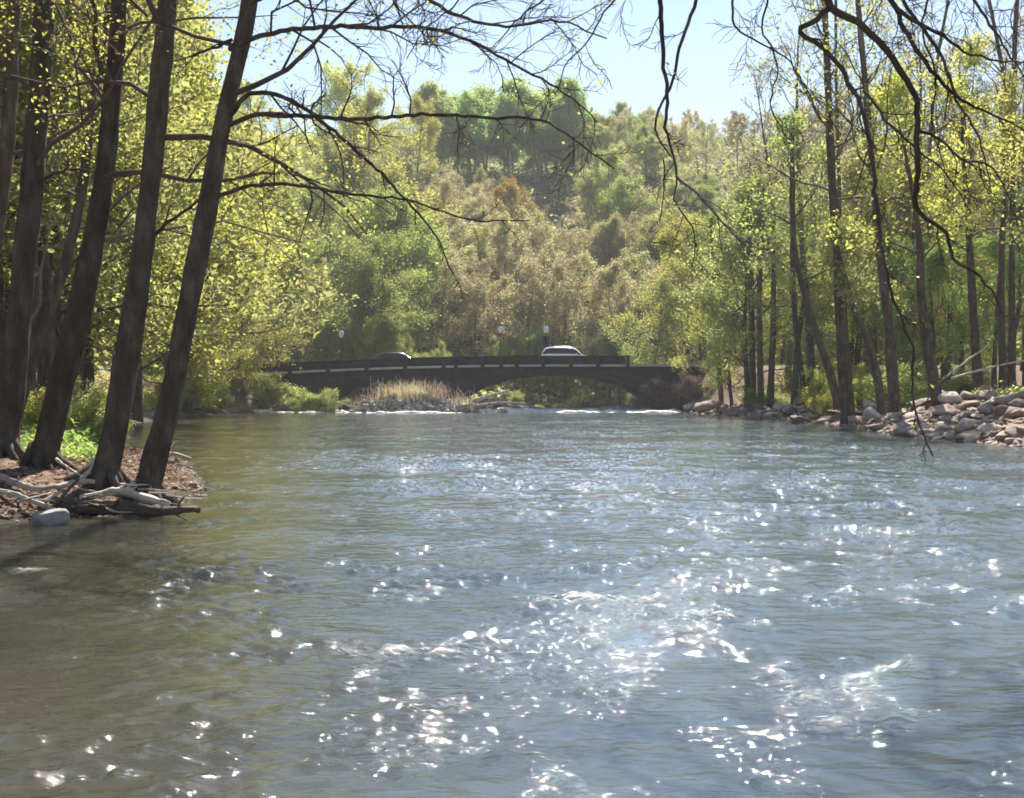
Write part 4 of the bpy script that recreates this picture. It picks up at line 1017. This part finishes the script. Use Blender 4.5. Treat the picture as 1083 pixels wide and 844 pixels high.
# ------------------------------------------------------------------ bridge and road
def build_bridge():
    o = empty('stone_bridge', (0, 0, 0)); y0, y1 = ROAD_Y0, ROAD_Y1
    XA, XB = -23.5, 18.0
    arches = [(-16.6, -6.4, 0.1, 2.75), (-4.9, 12.7, 0.1, 3.22)]

    def intr(x):
        for a, b, s, c in arches:
            if a < x < b:
                u = abs((x - (a + b) / 2) / ((b - a) / 2)); return s + (c - s) * (1 - u ** 2.1) ** .62
        return -1.0
    xs = set(np.round(np.arange(XA, XB + .01, .35), 3))
    for a, b, *_ in arches: xs |= {a - 1e-4, a + 1e-4, b - 1e-4, b + 1e-4, a + .05, b - .05, a + .15, b - .15}
    xs = np.array(sorted(xs)); top = deck_z(xs) - .12; bot = np.array([intr(x) for x in xs])
    n_ = len(xs)
    v = np.concatenate([np.stack([xs, 0 * xs + y0, bot], 1), np.stack([xs, 0 * xs + y0, top], 1), np.stack([xs, 0 * xs + y1, top], 1), np.stack([xs, 0 * xs + y1, bot], 1)])
    i = np.arange(n_ - 1); q = np.concatenate([np.stack([a * n_ + i, a * n_ + i + 1, b * n_ + i + 1, b * n_ + i], 1) for a, b in ((0, 1), (1, 2), (2, 3), (3, 0))])
    q = np.vstack([q, [[0, n_, 2 * n_, 3 * n_], [n_ - 1, 4 * n_ - 1, 3 * n_ - 1, 2 * n_ - 1]]])
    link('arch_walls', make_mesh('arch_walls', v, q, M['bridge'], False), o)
    for a, b, s, c in arches:                             # the ring of stones standing proud round each arch
        m = MB(); t = np.linspace(a + .02, b - .02, 60); zi = np.array([intr(x) for x in t]); zo = np.minimum(zi + .42, deck_z(t) - .3)
        for yy0, yy1 in ((y0 - .07, y0 - .004),):
            vv = np.concatenate([np.stack([t, 0 * t + yy0, zi + .01], 1), np.stack([t, 0 * t + yy0, zo], 1), np.stack([t, 0 * t + yy1, zo], 1), np.stack([t, 0 * t + yy1, zi + .01], 1)])
            k = len(t); i = np.arange(k - 1)
            m.add(vv, np.concatenate([np.stack([p * k + i, p * k + i + 1, r * k + i + 1, r * k + i], 1) for p, r in ((0, 1), (1, 2), (2, 3), (3, 0))]))
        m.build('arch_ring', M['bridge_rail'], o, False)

    def strip(name, ya, yb, za, zb, mat, x0=XA - 3, x1=XB + .5):
        t = np.arange(x0, x1, .5); d = deck_z(t); k = len(t); m = MB()
        vv = np.concatenate([np.stack([t, 0 * t + yy, d + zz], 1) for yy, zz in ((ya, za), (ya, zb), (yb, zb), (yb, za))]); i = np.arange(k - 1)
        m.add(vv, np.vstack([np.concatenate([np.stack([p * k + i, p * k + i + 1, r * k + i + 1, r * k + i], 1) for p, r in ((0, 1), (1, 2), (2, 3), (3, 0))]), [[0, k, 2 * k, 3 * k], [k - 1, 4 * k - 1, 3 * k - 1, 2 * k - 1]]]))
        return m.build(name, mat, o, False)
    strip('ledge', y0 - .32, y0 - .003, -.20, .0, M['ledge'])
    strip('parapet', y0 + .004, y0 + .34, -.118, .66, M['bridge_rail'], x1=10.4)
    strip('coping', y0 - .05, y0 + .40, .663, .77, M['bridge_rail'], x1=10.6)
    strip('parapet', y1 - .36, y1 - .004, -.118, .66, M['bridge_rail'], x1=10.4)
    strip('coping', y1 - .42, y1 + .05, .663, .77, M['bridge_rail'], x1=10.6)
    for k, x in enumerate(np.concatenate([np.arange(-23, -5, 3.4), [-4.95, -2.6, -.95, .4, 2.75, 5.2, 7.6, 10.2]])):
        d = float(deck_z(x)); m = MB(); m.box(x - .17, x + .17, y0 - .36, y0 - .06, d - .42, d + .64); m.build('pilaster', M['bridge_rail'], o, False)
    return tag(o, 'low dark stone arch bridge with pale ledge crossing the river', 'bridge')


build_bridge()


def ribbon(name, ya, yb, off_, mat, kind='structure', x0=-160, x1=170, thick=None):
    t = np.arange(x0, x1, 1.0); k = len(t)
    def zz(x, y): return np.where((x > -24) & (x < 18.5), deck_z(x), np.maximum(deck_z(np.clip(x, -25, 40)), 0)) - .12 + off_
    z = zz(t, 0)
    ext = np.where(t < -25, (-25 - t) * .05, np.where(t > 40, (t - 40) * .03, 0)); z = z + ext
    vv = np.concatenate([np.stack([t, 0 * t + ya, z], 1), np.stack([t, 0 * t + yb, z], 1)]); i = np.arange(k - 1)
    q = np.stack([i, i + 1, k + i + 1, k + i], 1)
    if thick:
        vv = np.concatenate([vv, np.stack([t, 0 * t + ya, z - thick], 1)]); q = np.vstack([q, np.stack([2 * k + i, 2 * k + i + 1, i + 1, i], 1)])
    return tag(link(name, make_mesh(name, vv, q, mat, False)), kind=kind)


ribbon('road', 118.6, 125.4, .03, M['asphalt'])
ribbon('pavement', 117.36, 118.6, .14, M['pave']); ribbon('pavement', 125.4, 126.62, .14, M['pave'], thick=.13)
ribbon('road_marking', 121.93, 122.07, .036, M['white_paint'])


# ------------------------------------------------------------------ lamps
def lamp(label, px, y, basket=False):
    x = (px - CX) / FPX * y; g = float(deck_z(x)) + .02
    o = empty('street_lamp', (x, y, g))
    m = MB(); m.lathe([(.001, 0), (.2, 0), (.2, .25), (.14, .35), (.12, .6), (.07, .7)], 10); m.build('base', M['iron'], o)
    m = MB(); m.lathe([(.065, .68), (.05, 1.8), (.045, 2.9), (.09, 2.95), (.05, 3.02), (.14, 3.08), (.14, 3.14), (.001, 3.14)], 10); m.build('pole', M['iron'], o)
    m = MB(); m.lathe([(.001, 3.13), (.13, 3.14), (.22, 3.3), (.25, 3.5), (.22, 3.68), (.14, 3.8), (.10, 3.85), (.001, 3.86)], 14); gl = m.build('lamp_globe', M['globe'], o)
    m = MB(); m.lathe([(.11, 3.855), (.07, 3.92), (.03, 3.98), (.035, 4.03), (.001, 4.08)], 10); m.build('finial', M['iron'], gl)
    if basket:
        m = MB(); m.box(-.3, .3, -.012, .012, 2.85, 2.89); m.box(-.3, .3, -.012, .012, 1.75, 1.79); m.build('bracket', M['iron'], o, False)
        m = MB()
        t = np.linspace(1.79, 2.85, 8)
        for a, b in zip(t[:-1], t[1:]): m.box(-.28, .28, -.006 + .0 * a, .006, a, b - .001)
        m.build('banner', M['banner'], o, False)
    return tag(o, label, 'street lamp', 'street lamps on the bridge')


lamp('white globe lamp left of the white car on the bridge', 529, 126.0)
lamp('white globe lamp with a dark banner beside the white car', 577.5, 126.0, True)
lamp('white globe lamp near the leafy left end of the bridge', 361, 126.0)


# ------------------------------------------------------------------ cars
def car(label, px0, px1, y, mat, facing=1, suv=True):
    x = ((px0 + px1) / 2 - CX) / FPX * y; L = (px1 - px0) / FPX * y; g = float(deck_z(x)) - .085
    o = empty('parked_car' if False else 'car', (x, y, g)); o.scale = (facing, 1, 1)
    # stations along the length: (x, sill z, waist z, roof z, half width at waist, half width at roof)
    H = 1.72 if suv else 1.46
    xs = np.array([-.5, -.485, -.45, -.40, -.33, -.2, 0, .10, .17, .27, .34, .42, .47, .495, .5]) * L
    waist = np.array([.70, .88, .98, 1.02, 1.04, 1.04, 1.03, 1.02, 1.01, .99, .95, .88, .78, .66, .6]) * (1 if suv else .92)
    roof = np.array([.70, .90, 1.28, H - .09, H - .02, H, H - .01, H - .05, H - .16, 1.02 if suv else .96, .951, .881, .781, .661, .601])
    if not suv: roof[2] = .99; roof[3] = 1.12; roof[4] = H - .1
    hw = np.array([.70, .82, .88, .9, .91, .92, .92, .92, .92, .91, .9, .88, .82, .74, .66]); hr = np.minimum(hw - .02, np.where(roof > waist + .1, .68, hw - .06))
    V = []
    for a, wz, rz, w_, r_ in zip(xs, waist, roof, hw, hr):
        V += [(a, s * ww, zz) for s, ww, zz in ((-1, w_ * .93, .28), (-1, w_, .5), (-1, w_, wz), (-1, r_, max(rz - .05, wz + .002)), (-1, r_ * .8, rz + .004), (1, r_ * .8, rz + .004), (1, r_, max(rz - .05, wz + .002)), (1, w_, wz), (1, w_, .5), (1, w_ * .93, .28))]
    k = 10; n_ = len(xs); i = np.arange(n_ - 1)[:, None] * k; j = np.arange(k)[None]
    q = np.stack([i + j, i + k + j, i + k + (j + 1) % k, i + (j + 1) % k], -1).reshape(-1, 4)
    # end faces
    q = np.vstack([q, [[0, 1, 8, 9], [1, 2, 7, 8], [2, 3, 6, 7], [3, 4, 5, 6]], (n_ - 1) * k + np.array([[9, 8, 1, 0], [8, 7, 2, 1], [7, 6, 3, 2], [6, 5, 4, 3]])])
    link('body', make_mesh('body', np.array(V), q, mat, True), o)
    V = np.array(V).reshape(n_, k, 3)

    def pane(name, a, b, s, lo=.12, hi=.85, m_='glass'):   # side glass, 6 mm proud of the body between stations a and b
        m = MB(); idx0, idx1 = (2, 3) if s < 0 else (7, 6)
        for c in range(a, b):
            p = [V[c, idx0] * (1 - t) + V[c, idx1] * t for t in (lo, hi)] + [V[c + 1, idx0] * (1 - t) + V[c + 1, idx1] * t for t in (hi, lo)]
            m.add(np.array(p) + np.array([0, s * .008, .004]), [[0, 1, 2, 3]])
        m.build(name, M[m_], o, False)
    for s in (-1, 1):
        pane('side_window', 2 if suv else 3, 4, s); pane('side_window', 4, 6, s, .1, .88); pane('side_window', 6, 9, s, .1, .85)
    m = MB(); a, b = V[8], V[9]                           # windscreen
    m.add([a[3] * .9 + a[4] * .1 + (.012, 0, .012), a[6] * .9 + a[5] * .1 + (.012, 0, .012), b[7] * (.9, .86, 1) + (.012, 0, .02), b[2] * (.9, .86, 1) + (.012, 0, .02)], [[0, 1, 2, 3]]); m.build('windscreen', M['glass'], o, False)
    m = MB(); a, b = V[3], V[2]
    m.add([a[3] + (-.015, .04, -.03), a[6] + (-.015, -.04, -.03), b[7] + (-.015, -.1, .05), b[2] + (-.015, .1, .05)], [[0, 1, 2, 3]]); m.build('rear_window', M['glass'], o, False)
    for sx_ in (-.31, .3):
        for s in (-1, 1):
            m = MB(); t = np.arange(20) * 2 * math.pi / 20
            prof = [(.0, .80), (.2, .80), (.30, .82), (.335, .84), (.335, .99), (.31, 1.0), (.21, .985), (.0, .985)]
            pts = np.array([[(sx_ * L + r_ * math.cos(z), s * (w_ - .07), .335 + r_ * math.sin(z)) for z in t] for r_, w_ in prof]).reshape(-1, 3)
            i = np.arange(len(prof) - 1)[:, None] * 20; j = np.arange(20)[None]
            m.add(pts, np.stack([i + j, i + (j + 1) % 20, i + 20 + (j + 1) % 20, i + 20 + j], -1).reshape(-1, 4)); wl = m.build('wheel', M['tyre'], o)
            m = MB(); pts = np.array([[(sx_ * L + r_ * math.cos(z), s * w_, .335 + r_ * math.sin(z)) for z in t] for r_, w_ in ((.001, .925), (.12, .925), (.2, .932))]).reshape(-1, 3)
            i = np.arange(2)[:, None] * 20; m.add(pts, np.stack([i + j, i + (j + 1) % 20, i + 20 + (j + 1) % 20, i + 20 + j], -1).reshape(-1, 4)); m.build('rim', M['chrome'], wl)
    for s in (-1, 1):
        m = MB(); m.box(.455 * L, .485 * L, s * .56 - .14, s * .56 + .14, .64, .76); m.build('headlight', M['lamp_clear'], o, False)
        m = MB(); m.box(-.503 * L, -.475 * L, s * .68 - .09, s * .68 + .09, .75, .95); m.build('taillight', M['lamp_red'], o, False)
        m = MB(); m.box(.155 * L, .185 * L, s * 1.0 - .09, s * 1.0 + .09, 1.0, 1.13); m.build('mirror', mat, o, False)
    if suv:
        for s in (-1, 1):
            m = MB(); m.tube([(-.36 * L, s * .58, H - .01), (-.2 * L, s * .58, H + .05), (.05 * L, s * .58, H + .04), (.13 * L, s * .58, H - .04)], [.02] * 4, 6); m.build('roof_rail', M['chrome'], o)
    return tag(o, label, 'car')


car('white estate car driving right across the bridge', 571, 628, 120.3, M['car_white'], 1, True)
car('dark car on the left part of the bridge', 393, 448, 120.3, M['car_dark'], 1, False)

# ------------------------------------------------------------------ the hazy air
hm, hnt, hout = new_mat('hazy_air')
pv = N(hnt, 'ShaderNodeVolumePrincipled', Density=.00028, Anisotropy=.2); pv.inputs['Color'].default_value = (.95, .97, 1, 1)
hnt.links.new(pv.outputs[0], hout.inputs['Volume'])
hb = MB(); hb.box(-950, 950, -70, 1040, -3, 140)
tag(hb.build('haze', hm, None, False), kind='stuff')

# ------------------------------------------------------------------ light, sky, camera
SUN_EL, SUN_AZ = 47.0, 9.0          # azimuth clockwise from +Y (the view direction)
w_ = bpy.data.worlds.new('World'); SC.world = w_; w_.use_nodes = True
nt = w_.node_tree; bg = nt.nodes['Background']
sky = nt.nodes.new('ShaderNodeTexSky'); sky.sky_type = 'NISHITA'; sky.sun_disc = False
sky.sun_elevation = RAD(SUN_EL); sky.sun_rotation = RAD(SUN_AZ); sky.air_density = 1.0; sky.dust_density = .25; sky.ozone_density = 1.5
nt.links.new(sky.outputs[0], bg.inputs['Color']); bg.inputs['Strength'].default_value = .056
sl = bpy.data.lights.new('sun', 'SUN'); sl.energy = 4.7; sl.angle = RAD(.53); sl.color = (1, .95, .86)
so = bpy.data.objects.new('sun', sl); COL.objects.link(so)
so.rotation_euler = (RAD(90 - SUN_EL), 0, math.pi - RAD(SUN_AZ))
cam = bpy.data.cameras.new('camera'); co = bpy.data.objects.new('camera', cam); COL.objects.link(co)
co.location = (0, 0, CAMZ); co.rotation_euler = (math.pi / 2, 0, 0)
cam.sensor_width = 36; cam.lens = 36 * FPX / 1083; cam.shift_y = -(422 - HOR) / 1083
cam.clip_start = .1; cam.clip_end = 3000
SC.camera = co
SC.view_settings.view_transform = 'Standard'; SC.view_settings.look = 'None'; SC.view_settings.gamma = 1.0
SC.view_settings.exposure = 1.48
SC.cycles.max_bounces = 7; SC.cycles.diffuse_bounces = 4; SC.cycles.glossy_bounces = 3; SC.cycles.transmission_bounces = 3
SC.cycles.use_denoising = True
SC.cycles.denoiser = 'OPENIMAGEDENOISE'
SC.cycles.denoising_input_passes = 'RGB_ALBEDO_NORMAL'
SC.cycles.denoising_prefilter = 'ACCURATE'
SC.cycles.filter_width = 1.7
SC.cycles.sample_clamp_indirect = 3
SC.cycles.caustics_reflective = False
